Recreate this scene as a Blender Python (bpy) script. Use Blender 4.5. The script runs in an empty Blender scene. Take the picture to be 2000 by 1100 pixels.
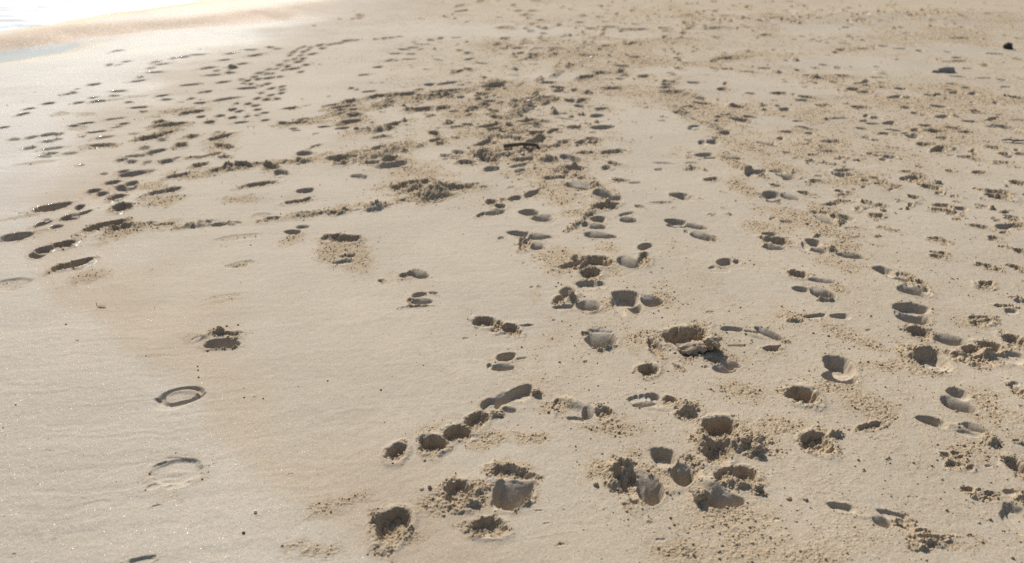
import bpy, math, random
import numpy as np
from mathutils import Vector, Matrix

rng = np.random.default_rng(11)
random.seed(5)
S = bpy.context.scene

# ------------------------------------------------------------------ camera
W0, H0 = 2000.0, 1100.0
CAM_H = 1.65
FOC = 1556.0                      # focal length in photo pixels (28 mm on 36 mm)
PITCH = math.atan(720.0 / FOC)
cp, sp = math.cos(PITCH), math.sin(PITCH)
cd = bpy.data.cameras.new('camera')
cam = bpy.data.objects.new('camera', cd)
S.collection.objects.link(cam)
cam.location = (0, 0, CAM_H)
cam.rotation_euler = (math.pi / 2 - PITCH, 0, 0)
cd.sensor_width = 36.0
cd.lens = 36.0 * FOC / W0
cd.clip_start = 0.05
cd.clip_end = 8000
cd.dof.use_dof = True
cd.dof.focus_distance = 3.1
cd.dof.aperture_fstop = 2.2
S.camera = cam

# ------------------------------------------------------------------ light
SUN_EL, SUN_AZ = math.radians(38), math.radians(-20)   # azimuth from the view axis, + to the right
wd = bpy.data.worlds.new('World')
S.world = wd
wd.use_nodes = True
nt = wd.node_tree
nt.nodes.clear()
sky = nt.nodes.new('ShaderNodeTexSky')
sky.sky_type = 'NISHITA'
sky.sun_disc = False
sky.sun_elevation = SUN_EL
sky.sun_rotation = SUN_AZ
sky.dust_density = 1.8
bg = nt.nodes.new('ShaderNodeBackground')
bg.inputs['Strength'].default_value = 0.085
wo = nt.nodes.new('ShaderNodeOutputWorld')
nt.links.new(sky.outputs[0], bg.inputs[0])
nt.links.new(bg.outputs[0], wo.inputs[0])
ld = bpy.data.lights.new('sun', 'SUN')
ld.energy = 4.2
ld.angle = math.radians(0.55)
ld.color = (1.0, 0.965, 0.915)
sun = bpy.data.objects.new('sun', ld)
S.collection.objects.link(sun)
sd = Vector((math.sin(SUN_AZ) * math.cos(SUN_EL), math.cos(SUN_AZ) * math.cos(SUN_EL), math.sin(SUN_EL)))
sun.rotation_euler = sd.to_track_quat('Z', 'Y').to_euler()
sun.location = sd * 50

S.view_settings.view_transform = 'Standard'
S.view_settings.look = 'None'
S.view_settings.gamma = 1.0
S.view_settings.exposure = 0.23
S.cycles.use_denoising = False
S.cycles.max_bounces = 6
S.cycles.diffuse_bounces = 3

# ------------------------------------------------------------------ helpers
def ground(px, py):
    """photo pixel -> point on the level beach"""
    u = (px - 1000.0) / FOC
    v = (py - 550.0) / FOC
    down = sp + v * cp
    t = CAM_H / down
    return u * t, (cp - v * sp) * t

def scale_at(Y):
    """pixels per metre across, and along the view, at ground distance Y"""
    z = Y * cp + CAM_H * sp
    s = FOC / z
    return s, s * CAM_H / math.hypot(CAM_H, Y)

def sstep(x, a, b):
    t = np.clip((x - a) / (b - a), 0, 1)
    return t * t * (3 - 2 * t)

def _hash(ix, iy, seed):
    h = (ix.astype(np.int64) * 374761393 + iy.astype(np.int64) * 668265263 + seed * 1442695041) & 0xFFFFFFFF
    h = ((h ^ (h >> 13)) * 1274126177) & 0xFFFFFFFF
    h = ((h ^ (h >> 16)) * 2246822519) & 0xFFFFFFFF
    return ((h ^ (h >> 15)) & 0xFFFFFF).astype(np.float32) / float(0xFFFFFF)

def vnoise(x, y, seed=0):
    """smooth value noise, -1..1"""
    fx, fy = np.floor(x), np.floor(y)
    ix, iy = fx.astype(np.int64), fy.astype(np.int64)
    tx, ty = (x - fx).astype(np.float32), (y - fy).astype(np.float32)
    tx = tx * tx * tx * (tx * (tx * 6 - 15) + 10)
    ty = ty * ty * ty * (ty * (ty * 6 - 15) + 10)
    a = _hash(ix, iy, seed); b = _hash(ix + 1, iy, seed)
    c = _hash(ix, iy + 1, seed); d = _hash(ix + 1, iy + 1, seed)
    return 2 * ((a + (b - a) * tx) * (1 - ty) + (c + (d - c) * tx) * ty) - 1

def fbm(x, y, seed=0, octs=3, gain=0.5):
    out = 0; amp = 1.0; tot = 0
    for o in range(octs):
        ca, sa = math.cos(0.7 * o + .3), math.sin(0.7 * o + .3)
        f = 2.03 ** o
        out = out + amp * vnoise((x * ca - y * sa) * f + 17.3 * o, (x * sa + y * ca) * f - 9.1 * o, seed + o * 7)
        tot += amp; amp *= gain
    return out / tot

def lumps(x, y, seed=0, keep=1.0):
    """round grains: height 0..1 of the nearest rounded lump in each unit cell"""
    fx, fy = np.floor(x), np.floor(y)
    best = np.zeros(x.shape, np.float32)
    for dx in (-1, 0, 1):
        for dy in (-1, 0, 1):
            ix, iy = (fx + dx).astype(np.int64), (fy + dy).astype(np.int64)
            cx = ix + 0.15 + 0.7 * _hash(ix, iy, seed)
            cy = iy + 0.15 + 0.7 * _hash(ix, iy, seed + 1)
            r = 0.30 + 0.45 * _hash(ix, iy, seed + 2) ** 2
            on = _hash(ix, iy, seed + 3) < keep
            d2 = ((x - cx) ** 2 + (y - cy) ** 2) / (r * r)
            hgt = np.sqrt(np.clip(1 - d2, 0, 1)) * r * 1.6 * on
            best = np.maximum(best, hgt.astype(np.float32))
    return best

# ------------------------------------------------------------------ the marks in the sand
# Footprints, paw prints and scuffs noted on the photograph: x y half-width half-height tilt [depth] per line,
# in the pixels of a tile; p smooth pit, c crumbled pit, m smooth mound, k crumbled mound, f faint, g loose grains, o ring
TILES = {'A': (0, 0), 'B': (650, 0), 'C': (1300, 0), 'D': (0, 350), 'E': (650, 350), 'F': (1300, 350),
         'G': (0, 715), 'H': (650, 715), 'I': (1300, 715)}
MARKS = {}
MARKS['H'] = """
c 360 480 58 46 0 1.3;c 570 430 80 40 4 1.3;c 700 375 76 38 -6 1.3;c 805 300 66 40 5 1.0;p 880 220 52 48 40 .9;p 1045 143 80 34 14 1.1
b 955 185 62 30 28 .8;m 965 236 52 26 0 .5;k 1135 148 30 20 0 .6;k 905 272 40 18 15 .7;b 985 245 40 14 0 .5
c 1255 210 24 42 -20 .9;m 1340 205 90 38 -20 .8;b 1425 255 36 42 -10 1.0;c 1510 250 50 34 0 1.0;p 1365 292 62 14 -5 .8
p 1670 183 24 20 20 .8;p 1699 175 22 22 10 .8;p 1728 168 22 21 0 .8;p 1760 162 24 19 0 1.0;p 1798 164 34 22 -10 1.2;b 1745 200 80 24 8 .5
m 1770 196 56 14 4 .5;c 1885 183 42 20 -15 .9;m 1820 232 90 18 -4 .35
c 1000 590 115 34 -12 1.0;b 1005 705 112 92 0 .8;m 1015 622 90 10 -10 .5;k 1065 765 60 18 22 .5;p 935 745 40 50 -20 .9
c 705 705 70 58 10 1.0;k 640 670 40 25 0 .6;k 770 760 50 25 0 .6;k 800 690 60 40 10 .6;g 600 760 260 100 18;g 780 740 160 90 0
c 340 880 105 78 25 1.0;k 260 850 50 40 0 .5;k 405 920 40 30 20 .5;g 420 960 150 70 15;c 862 898 100 42 8 1.1;k 868 925 28 20 0 .9
k 1600 580 90 60 20 1.0;c 1650 640 72 80 35 1.1;k 1560 650 50 40 0 .8;b 1770 685 80 85 5 1.1;m 1690 680 26 70 -25 .6
p 1850 500 68 48 0 1.4;m 1880 585 90 26 -10 .4;b 1960 605 66 60 10 1.1;m 1905 690 70 30 0 .3
m 1230 932 340 6 9 .06;p 1275 990 26 9 0;p 1190 872 26 6 5;p 1150 800 30 6 5;p 750 895 14 5 0;p 670 640 14 8 0;p 500 690 12 8 0

g 570 330 220 60 22;g 900 400 200 70 10;g 1100 400 260 60 5;g 1560 330 260 90 0;g 1250 220 120 70 0;g 1500 560 160 80 20;g 1650 480 120 60 0
g 1750 620 220 150 0;g 1900 1030 200 80 0;f 200 760 80 8 5;p 1830 965 36 8 0;g 1000 560 160 60 -10;g 1100 120 60 40 -30
"""
MARKS['I'] = """
c 22 180 32 22 -10 1;k 120 225 75 36 -5 .9;c 130 268 70 24 0 .8;c 300 335 98 50 0 1.3;k 440 430 130 50 5 .8;c 290 480 76 52 0 1.0;k 210 430 60 40 0 .7
k 500 480 70 30 10 .8;k 340 420 60 25 0 .8;k 85 560 70 36 0 .6;c 160 560 50 50 10 .6
c 330 600 70 30 15 .9;c 440 605 75 42 10 1.2;k 400 650 80 34 0 .8;k 500 680 40 30 0 .7;m 250 660 80 50 -25 1.0;b 330 750 115 42 0 1.0;m 300 705 70 10 -20 .5
k 200 745 40 30 0 .9;k 180 700 30 25 0 .7
c 760 162 82 42 0 1.3;k 755 192 18 18 0 1.3;b 970 66 96 36 -8 1.0;m 975 26 80 8 8 .3;c 840 420 78 50 0 1.1;k 850 400 40 20 0 .6;k 950 382 60 14 5 .8;c 1140 336 80 14 8 1
p 1628 155 56 30 -3 1.3;b 1635 225 84 40 -18 1.0;p 1480 310 76 28 -8 1.2;m 1630 345 90 26 -12 .5;b 1730 355 64 26 -22 .8;p 1680 385 60 16 -20 .5;k 1810 425 50 34 20 .9
c 1560 498 30 16 0 1;c 1612 490 24 14 0 1;c 1640 515 30 14 0 1;c 1600 556 34 18 0 1;c 1650 562 30 16 0 1;c 1690 575 28 14 0 1;p 1800 562 22 8 0
c 1965 575 62 52 0 1.2;c 1975 155 30 40 0 1.1;p 1950 105 26 14 0;c 1990 240 20 16 0;c 1960 430 22 9 0;p 1995 450 14 10 0
c 1685 693 34 15 0 1;c 1750 705 26 14 0 1;c 1820 722 44 15 -8 1;c 1790 746 46 13 0 1;c 1720 730 20 10 0 1;p 1930 712 48 18 -5 1;p 1975 850 66 80 0 1.0;p 1925 872 38 60 10 1.1;k 1990 745 40 40 0 .8
p 985 785 78 24 -12 1.0;b 1205 868 44 30 0 .7;p 1275 832 84 22 -15 .9;c 1335 872 42 40 0 .9;m 1110 838 60 18 0 .35;k 1300 868 20 18 0 1
c 1430 922 54 15 -4 1;c 1490 955 100 17 -4 1;c 1575 985 66 15 0 1;k 1500 985 90 12 -3 .7;c 1570 952 60 9 0 .8;k 1400 1000 50 20 0 .6
p 622 852 20 9 0;p 700 75 15 5 0;p 590 965 14 6 0;p 1360 730 10 8 0;p 230 960 12 5 0
g 430 400 380 160 -5;g 640 340 260 90 5;g 1120 220 220 110 -20;g 1700 480 260 110 0;g 1500 960 260 70 -5;g 320 820 330 110 0;g 900 110 240 90 0;g 450 130 200 90 0;g 1850 260 170 190 0;g 1450 30 200 40 0;g 100 1040 160 50 0
"""
MARKS['F'] = """
p 85 95 56 17 -4 .8;m 85 100 30 7 -5 .5;p 590 90 56 18 4 1;b 602 122 46 14 0 .7;p 545 110 14 14 0;b 690 105 46 16 -12 1
c 860 190 46 8 -3;b 888 232 44 22 -25 1;p 1012 220 36 16 0 1;c 942 212 26 13 0 1;k 965 245 40 16 30 .6
p 55 235 62 15 -8 1;b 155 262 72 14 -10 .9;m 70 258 50 8 0 .5;b 205 320 66 22 -8 1;p 115 290 16 10 0;c 250 325 26 14 0
c 612 340 72 18 -5 1.1;b 610 380 64 18 -2 .6;k 570 378 30 14 0 .8;p 825 352 42 19 0 1.2;p 780 376 24 22 30 1.1;b 850 398 46 15 -8 .7;k 915 390 32 20 0 1;b 1035 430 70 16 -6 1;m 950 415 50 6 -6 .6
p 330 463 50 18 4 1.2;p 396 463 24 11 5 1;f 300 508 62 18 0 .9;p 265 495 20 8 0
c 742 532 62 18 -4 1.1;b 870 570 70 12 -8 .6;p 1212 510 46 24 -6 1.3;b 1300 553 62 15 -6 .7;c 1330 538 36 12 -10 .8;p 755 615 50 15 -3 .9;b 880 645 60 34 0 1.1;k 890 678 40 7 0 .8
c 1350 582 22 22 0 1;c 1390 575 20 24 0 1;c 1430 585 22 20 0 1;b 1385 625 86 34 -4 1.1;p 1450 622 34 15 15 1
p 1370 722 98 28 -4 1.2;b 1385 780 84 34 0 1;m 1365 748 70 8 -3 .4;p 1300 760 20 24 -40 .8
p 970 768 62 13 0 1.1;p 830 768 72 9 4 1;k 720 795 42 12 0 .8;p 850 775 50 6 0;p 370 835 66 13 -4 1.1;b 580 865 72 24 -24 1;m 495 872 60 16 -20 .6;p 470 850 60 8 -10 .8
c 590 945 56 16 0 1.2;k 640 892 42 12 -20 .8;c 110 880 125 48 0 1.0;c 60 875 60 42 0 1.1;c 160 965 108 18 4 .8;k 280 885 40 16 0 .5
c 262 1003 52 16 -8 1;b 365 1030 58 20 -10 .9;b 330 1058 64 22 -3 .8;p 230 1045 16 10 0
p 965 1040 78 54 0 1.4;c 1420 858 60 30 -5 1;b 1590 905 78 30 -8 .9;p 1500 895 62 12 -14 .7
p 1475 1000 88 52 0 1.2;k 1360 970 60 40 20 .7;k 1420 945 70 16 0 .6;c 1810 938 58 26 -6 1.2;c 1710 955 56 22 0 1.1;c 1760 1000 130 30 0 .8;p 1900 1000 70 30 -5 .7;p 1960 990 44 26 0 .9;k 1700 1010 50 30 0 .7;k 1800 980 50 25 0 .8
c 1955 905 66 30 -15 .9;c 1750 775 70 10 4 .8;c 1765 800 76 16 8 .9;c 1880 708 60 8 0;p 1930 737 38 13 0 1;p 1990 680 42 14 5;c 1960 660 40 6 0
c 1790 585 46 12 0 1;c 1790 603 50 12 0 1;c 1500 412 20 8 0;c 1545 420 26 10 0;c 1520 436 44 13 0 .8;c 1780 485 46 11 -14 1;c 1825 505 46 10 -5 1;c 1955 497 40 14 -10 .9;c 1880 384 30 8 0;c 1980 408 36 12 -10
c 975 72 30 9 0;c 1030 82 24 12 0;c 995 92 40 7 0;c 1180 205 46 13 0 .7;c 1210 272 34 6 0;c 1260 284 40 8 -8;c 1500 330 40 7 0;c 1540 345 40 12 0 .8;c 1750 268 48 12 -8;c 1830 332 34 10 0;c 1830 345 28 9 0
c 1520 147 26 7 0;c 1590 157 22 7 0;c 1560 178 60 9 -8;c 1600 192 36 12 0;c 1620 225 26 6 0;c 1935 212 40 9 -6;c 1950 228 36 9 0;c 1960 262 44 12 0;c 1845 72 66 10 -8 1;c 1860 98 60 18 3 .9;c 1970 25 42 15 0;c 1540 88 42 6 0;c 1385 103 30 12 0
c 1000 125 40 6 0;c 1110 127 26 6 0;c 930 142 60 9 8;c 1185 32 20 7 0;c 1285 47 26 7 0;c 1110 14 26 7 0;c 840 15 36 9 0;p 680 3 30 7 0;c 250 5 40 9 0;c 1395 12 36 7 0;c 790 25 14 10 0;c 680 240 40 8 0
p 1055 62 14 5 0;p 250 740 30 5 0;p 1130 845 20 6 0;p 400 925 60 5 0
g 600 690 110 60 -20;g 960 850 200 90 -28;g 1130 920 120 60 -20;g 1360 560 90 50 0;g 800 240 300 120 -10;g 1360 1000 120 90 0;g 1760 1000 260 70 0;g 1000 390 160 60 -15;g 430 50 80 70 0;g 520 270 120 60 0;g 1700 800 140 60 0;g 880 170 160 60 0;g 200 900 190 80 0;g 980 620 80 50 0;g 720 770 200 40 0;g 1000 480 250 60 -10;g 350 1000 200 60 0;g 100 1010 90 40 0;g 1200 1050 300 60 0
"""
MARKS['E'] = """
c 440 30 110 22 14 .55;c 420 15 50 8 10;k 560 66 112 36 12 1.6;c 600 100 90 12 12 .5;c 720 44 110 16 8 .6;k 440 52 90 16 14 .9;p 590 118 36 8 5;c 45 178 66 9 10;c 265 140 56 6 8;p 150 165 30 4 8
c 50 325 64 18 -8 .9;c 122 327 36 13 8 1;c 80 425 46 8 10;p 60 455 54 11 3 .7;g 140 440 160 90 -35
c 885 125 32 17 10 1.1;c 935 150 34 12 0 .9;b 900 187 64 14 4 .9;c 830 195 34 10 20;p 1015 103 40 13 15 1;p 1110 76 42 14 12 1.1;c 950 115 18 11 0;m 905 165 50 6 5 .6
p 1095 183 58 18 0 1.2;b 1170 217 62 19 3 .9;m 1120 205 40 7 0 .5;p 1035 300 66 14 -6 1;b 1150 320 74 16 2 1;m 1050 320 50 7 -5 .5;c 1070 355 32 30 0 1.1;b 1140 372 38 20 0 .9;p 940 325 20 10 0
p 1480 218 46 15 4 1.1;p 1410 248 26 13 10 1;b 1470 262 54 14 0 .8;b 1490 312 88 17 -4 1;m 1490 85 74 28 -10 1.3;b 1525 100 70 13 -10 .9;p 1590 105 32 13 0 1;b 1390 38 96 22 -4 .9;m 1390 30 60 8 -5 .8
c 1530 145 74 18 3 1;m 1490 165 30 10 0 .6;b 1570 158 30 12 0 .8;p 1640 192 50 8 10;p 1685 195 14 12 0;b 1650 227 46 15 4 .8;p 1918 235 62 12 -6 1.1;b 1925 258 62 13 -4 .9
c 1605 5 42 9 -5;p 1690 20 40 6 0;c 1935 92 50 12 -4 .9;c 1820 128 60 6 0;c 1710 150 24 8 0
c 1470 455 74 26 0 1.1;c 1360 470 90 15 12 .9;c 1390 495 90 14 -10 1;c 1435 518 64 28 0 1;k 1345 440 22 14 0 1.2;k 1400 475 70 9 10 1;k 1420 500 60 12 0 1
p 1745 372 46 16 4 1.2;b 1655 467 66 30 -8 1.1;c 1735 445 40 26 30 .9;m 1720 410 70 8 5 .4;p 1420 582 62 19 4 1.1;p 1500 585 26 18 10 1;p 1310 628 44 30 24 1.1;c 1268 667 38 19 10 1.1;k 1335 665 34 26 0 1
b 1425 705 68 30 -6 1;p 1290 708 66 14 0 .8;m 1360 640 40 24 0 .5;p 1640 655 80 36 3 1.1;p 1595 700 44 32 -30 1;b 1685 710 38 34 20 1;b 1780 678 60 30 4 1.1;m 1630 690 24 14 0 .5;m 1460 738 60 8 8 .6
c 410 528 44 14 10 .9;b 485 528 56 22 -8 1.1;m 430 515 34 12 20 .9;p 485 638 44 13 3 1.1;b 488 680 70 16 -2 1;c 430 675 16 16 0 1;c 485 707 72 6 2;c 560 632 24 9 0
c 850 790 66 24 -3 1.1;c 920 815 32 32 0 1;c 985 828 58 26 0 1;k 930 835 60 10 0 .7;m 1080 806 46 4 5 1;p 1080 812 46 4 5
b 1495 888 88 58 0 1;p 1495 838 74 9 -4 .8;k 1525 935 56 10 14 .7;c 1410 855 24 12 0;c 1800 930 46 34 -30 1
p 965 988 56 22 4 1.2;p 876 1042 18 18 0 1.1;b 945 1050 64 20 -4 1;p 1055 995 40 6 8 .8;c 1760 1055 62 30 -4 1.2;c 1930 1045 26 14 -20;p 1410 1010 14 7 0;p 1235 780 12 6 0;p 740 885 22 6 0;c 1150 595 12 8 0;p 1065 468 10 7 0;p 1110 598 12 6 0;c 280 560 14 9 0
g 400 540 150 60 -10;g 520 600 120 50 0;g 760 745 110 40 -35;g 1260 90 240 70 -10;g 1350 180 110 60 0;g 1260 450 200 110 -10;g 1560 380 170 50 0;g 1850 340 150 80 0;g 450 20 260 60 10;g 900 160 160 60 0;g 1130 640 60 60 0;g 900 850 170 60 0;g 1500 700 260 70 0;g 1450 480 220 90 0;g 1750 900 140 80 0;g 960 1000 140 80 0;g 50 370 140 40 0;g 1150 900 200 60 20;g 1850 650 130 90 0
"""
MARKS['D'] = """
p 630 20 42 11 3 1.1;p 735 25 36 13 5 1;p 700 50 62 18 0 1;p 525 68 36 12 5 1;p 572 85 30 13 8 1.1;c 655 105 42 15 10 1.1;c 900 80 62 12 8 .9;c 962 66 46 15 3 1
p 290 158 92 20 9 1.1;p 445 158 32 14 0 1;b 390 218 48 17 -4 1;p 470 190 32 12 14 1;p 415 202 30 8 5 .8;p 240 250 36 15 14 1;p 260 230 18 6 0;p 320 265 36 9 4 1
p 92 318 82 22 4 1.1;f 200 298 90 14 14 1;p 250 388 52 16 8 1.1;b 215 415 48 24 0 1.1;m 280 400 20 10 10 .6;c 355 362 58 16 8 1
c 345 484 48 18 5 1.1;c 440 462 66 22 14 1.1;m 385 485 16 16 0 .6;c 685 160 52 22 4 1.1;c 545 267 56 18 15 1.1;c 640 246 56 14 12 1.1;m 590 262 24 12 0 .7
f 60 572 90 28 5 1.2;f 60 602 60 14 0 1;c 1440 38 86 7 15 1;p 1505 20 16 8 0;p 1700 60 50 12 4 1;c 1655 122 70 9 10 1.1;c 1710 108 30 9 20;c 1700 184 46 7 0
p 1630 290 50 12 0 1.1;p 1690 262 36 9 2 1;m 1640 282 40 5 5 .6;c 1910 325 106 20 -3 .9;c 1830 322 36 16 0 1;c 1985 325 30 15 0 1;c 1940 424 54 9 3;p 1915 456 66 9 3 .8
c 920 256 60 7 3;c 840 246 36 6 0;b 1230 252 46 12 5 1;p 1310 240 40 7 3 1;k 1080 262 80 12 5 .8;f 1340 474 80 20 5 .9;c 1330 475 40 7 3 .7;f 1330 322 120 20 10 .8;f 1210 690 110 14 12 .8;f 1270 650 100 12 10 .8;f 860 990 90 10 2 .8;f 1460 200 60 14 5 .9;f 90 220 110 12 10 .8
c 1255 872 88 18 -3 .6;b 1235 925 98 28 4 .8;m 1240 898 96 12 6 1.2;m 1120 890 50 22 20 .8;k 1228 848 26 9 0 1.2;c 1300 885 26 12 20 .8;k 1265 945 70 7 8 .5
p 845 502 8 5 0;p 1262 373 6 4 0;p 430 905 10 5 0;p 1100 895 30 16 0 .6
g 690 300 180 50 20;g 1080 262 130 26 5;g 1380 110 150 30 0;g 900 120 140 44 0;g 1640 90 70 40 0;g 1900 180 170 30 5;g 1850 400 150 70 -30;g 500 540 120 50 0;g 1650 320 90 50 30;g 800 50 160 40 10;g 1220 890 170 60 0
"""
MARKS['G'] = """
o 1010 165 112 46 8 1;p 985 575 128 70 -8 .12;p 903 553 46 26 35 .3;p 1000 522 92 16 -8 .24;p 1060 612 72 13 14 .45;p 990 662 72 18 12 .4;p 860 668 46 18 15 .4;m 975 585 70 20 5 .35;m 930 625 60 14 10 .3;f 985 580 130 75 -8 1.4
p 872 778 26 7 10;p 270 478 22 5 0;p 790 1085 90 22 10 .6;p 830 1070 50 10 15 .7;p 75 1048 14 8 0;p 120 460 14 4 0;p 20 842 12 6 20;p 1620 600 18 5 0;p 1420 175 10 5 0;p 1360 130 8 6 0;p 300 955 14 4 0;p 1440 838 16 5 0
g 1780 1030 230 70 0;g 1850 780 200 60 20;g 1650 1000 120 50 0
"""
MARKS['A'] = """
p 610 362 18 7 0;p 660 364 16 4 8;p 710 345 24 5 5;p 525 470 28 8 5;p 430 497 12 5 0;p 395 523 30 7 4;p 270 579 30 8 5;p 165 610 28 8 0;p 130 640 26 10 5;p 25 715 26 8 0;p 80 780 30 8 0;p 178 768 30 10 0;p 275 752 46 11 10;p 332 750 24 9 0;p 270 790 42 9 5;p 320 780 26 7 0;p 295 830 56 9 8;p 165 828 32 11 0;p 250 875 38 8 3;p 285 857 38 9 3;p 388 857 34 9 0;f 200 912 110 12 7
p 642 664 46 7 8;p 540 738 52 7 8;p 590 768 46 8 6;p 745 750 26 6 0;p 455 765 18 5 0;p 410 705 32 6 0;p 480 690 42 7 8;p 695 693 30 7 3;p 650 712 26 5 5;p 545 567 42 9 5;p 520 545 20 6 0;p 440 575 26 8 5;p 785 428 18 6 0;p 770 450 38 7 8;p 845 380 20 5 0;p 880 345 20 5 0;p 910 358 32 5 8;p 976 324 18 6 0;p 1022 318 28 6 5;p 1100 305 44 4 4
p 865 402 46 5 5;p 660 508 42 6 4;p 640 535 30 5 0;p 905 535 32 7 4;p 930 557 30 6 0;p 1068 550 20 7 0;p 1115 575 36 7 4;p 1125 515 18 7 10;p 1160 510 24 7 4;p 1055 472 48 7 8;p 1165 377 36 7 4;p 1210 392 20 5 0;p 1185 415 42 5 5;p 1250 455 34 7 3;p 1285 402 32 6 0;p 1305 378 22 7 5;p 1355 352 30 6 4;p 1425 305 34 7 6;p 1400 276 40 5 0;p 1510 262 26 6 0;p 1550 272 24 4 0;p 1290 298 26 5 4;p 1255 332 30 5 4;p 775 600 50 7 3;p 800 624 24 5 0
p 1695 260 18 8 0;p 1665 273 14 7 0;p 1735 262 16 7 0;p 1640 288 18 8 0;p 1695 285 18 7 0;p 1722 275 16 7 0;p 1785 248 22 7 4;p 1850 244 26 6 4;p 1900 236 22 6 4;p 1955 222 24 6 0;p 1620 305 16 7 0;p 1680 306 18 7 0;p 1645 325 18 7 0;p 1690 323 20 7 0;p 1745 298 26 6 4;p 1800 266 22 6 0;p 1600 335 18 7 0;p 1665 340 24 7 0;p 1560 357 20 8 0;p 1605 365 20 8 0;p 1540 381 18 7 0;p 1590 386 20 8 0;p 1640 379 36 7 4;p 1500 383 18 8 0;p 1710 357 22 6 0;p 1680 398 20 7 0
p 1448 403 22 8 0;p 1490 408 20 8 0;p 1520 407 16 7 0;p 1565 425 20 6 0;p 1500 432 32 8 4;p 1440 438 22 8 0;p 1382 447 22 8 0;p 1400 466 18 7 0;p 1492 466 22 8 0;p 1462 477 18 7 0;p 1520 494 22 9 0;p 1575 483 20 8 0;p 1575 503 18 7 0;p 1460 520 18 7 0;p 1512 532 20 8 0;p 1570 521 18 7 0;p 1440 550 22 9 0;p 1490 556 24 9 0;p 1547 552 20 7 0;p 1320 580 16 7 0;p 1387 581 22 8 0;p 1427 592 24 8 0;p 1375 491 56 7 3;p 1270 552 66 9 7;p 1298 614 26 10 0;p 1337 625 22 9 0;p 1230 650 28 9 0;p 1300 660 26 10 0;p 1170 685 30 10 4;p 1120 655 26 8 0;p 1380 655 18 7 0;p 1350 440 20 7 0;p 1420 425 20 7 0
c 895 685 28 12 0;c 950 702 72 13 8;c 1070 630 62 12 10;c 850 767 66 14 10;c 940 745 30 9 5;p 780 786 42 7 3;c 1075 766 36 12 3;c 1010 815 38 15 0;p 875 845 46 14 8;p 808 827 28 12 0;p 760 870 70 9 6;p 822 907 22 13 10;p 935 900 50 15 0;p 980 885 20 11 20;p 680 892 30 12 0;p 735 902 30 11 0;p 740 970 72 15 8;p 690 958 30 10 0;p 830 958 32 7 8;p 630 1020 38 11 3;p 580 972 26 6 0;p 455 926 20 6 0;p 1700 855 46 16 0 1.1;c 1100 880 52 9 5;p 1580 688 30 8 0;p 1640 720 24 6 0;p 905 785 26 9 0
c 990 985 68 11 12;c 1220 955 54 12 5;c 1350 940 80 12 6;c 1515 935 46 20 0;p 1570 968 46 15 -5;c 1600 910 46 5 14;c 1885 880 62 18 5;c 1905 908 40 14 0;c 1960 868 44 9 0;c 1760 815 28 8 15;p 1990 978 34 9 0;c 1440 1032 82 11 12;p 880 1080 52 12 4;p 960 1065 42 13 4;c 575 812 72 11 3;c 1170 870 60 9 12;c 1250 880 40 10 5;p 1810 710 36 6 0;p 1655 730 24 5 0;p 1765 748 20 5 0;p 1910 718 44 7 8;c 1960 565 40 12 5;c 1940 690 40 10 10;c 1620 608 40 8 5;c 1850 590 36 6 8;c 1900 600 60 6 10;p 1480 635 24 6 0;p 1480 675 24 7 0;p 1350 686 40 6 3;p 1215 740 20 4 0
c 1230 770 60 16 20 .7;c 1250 820 70 14 -10 .7;c 1120 925 40 14 10 .8;c 1650 690 80 7 5
f 620 560 60 8 5 .8;f 760 540 60 8 5 .8;f 340 640 50 14 0;f 430 720 60 16 0;f 480 640 60 12 0
g 1240 800 150 70 -20;g 1300 940 280 34 6;g 1800 890 220 34 8;g 1700 690 240 20 4;g 580 815 110 20 5;g 950 730 130 40 10;g 1000 620 130 30 10;g 1950 590 80 26 8
"""
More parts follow.
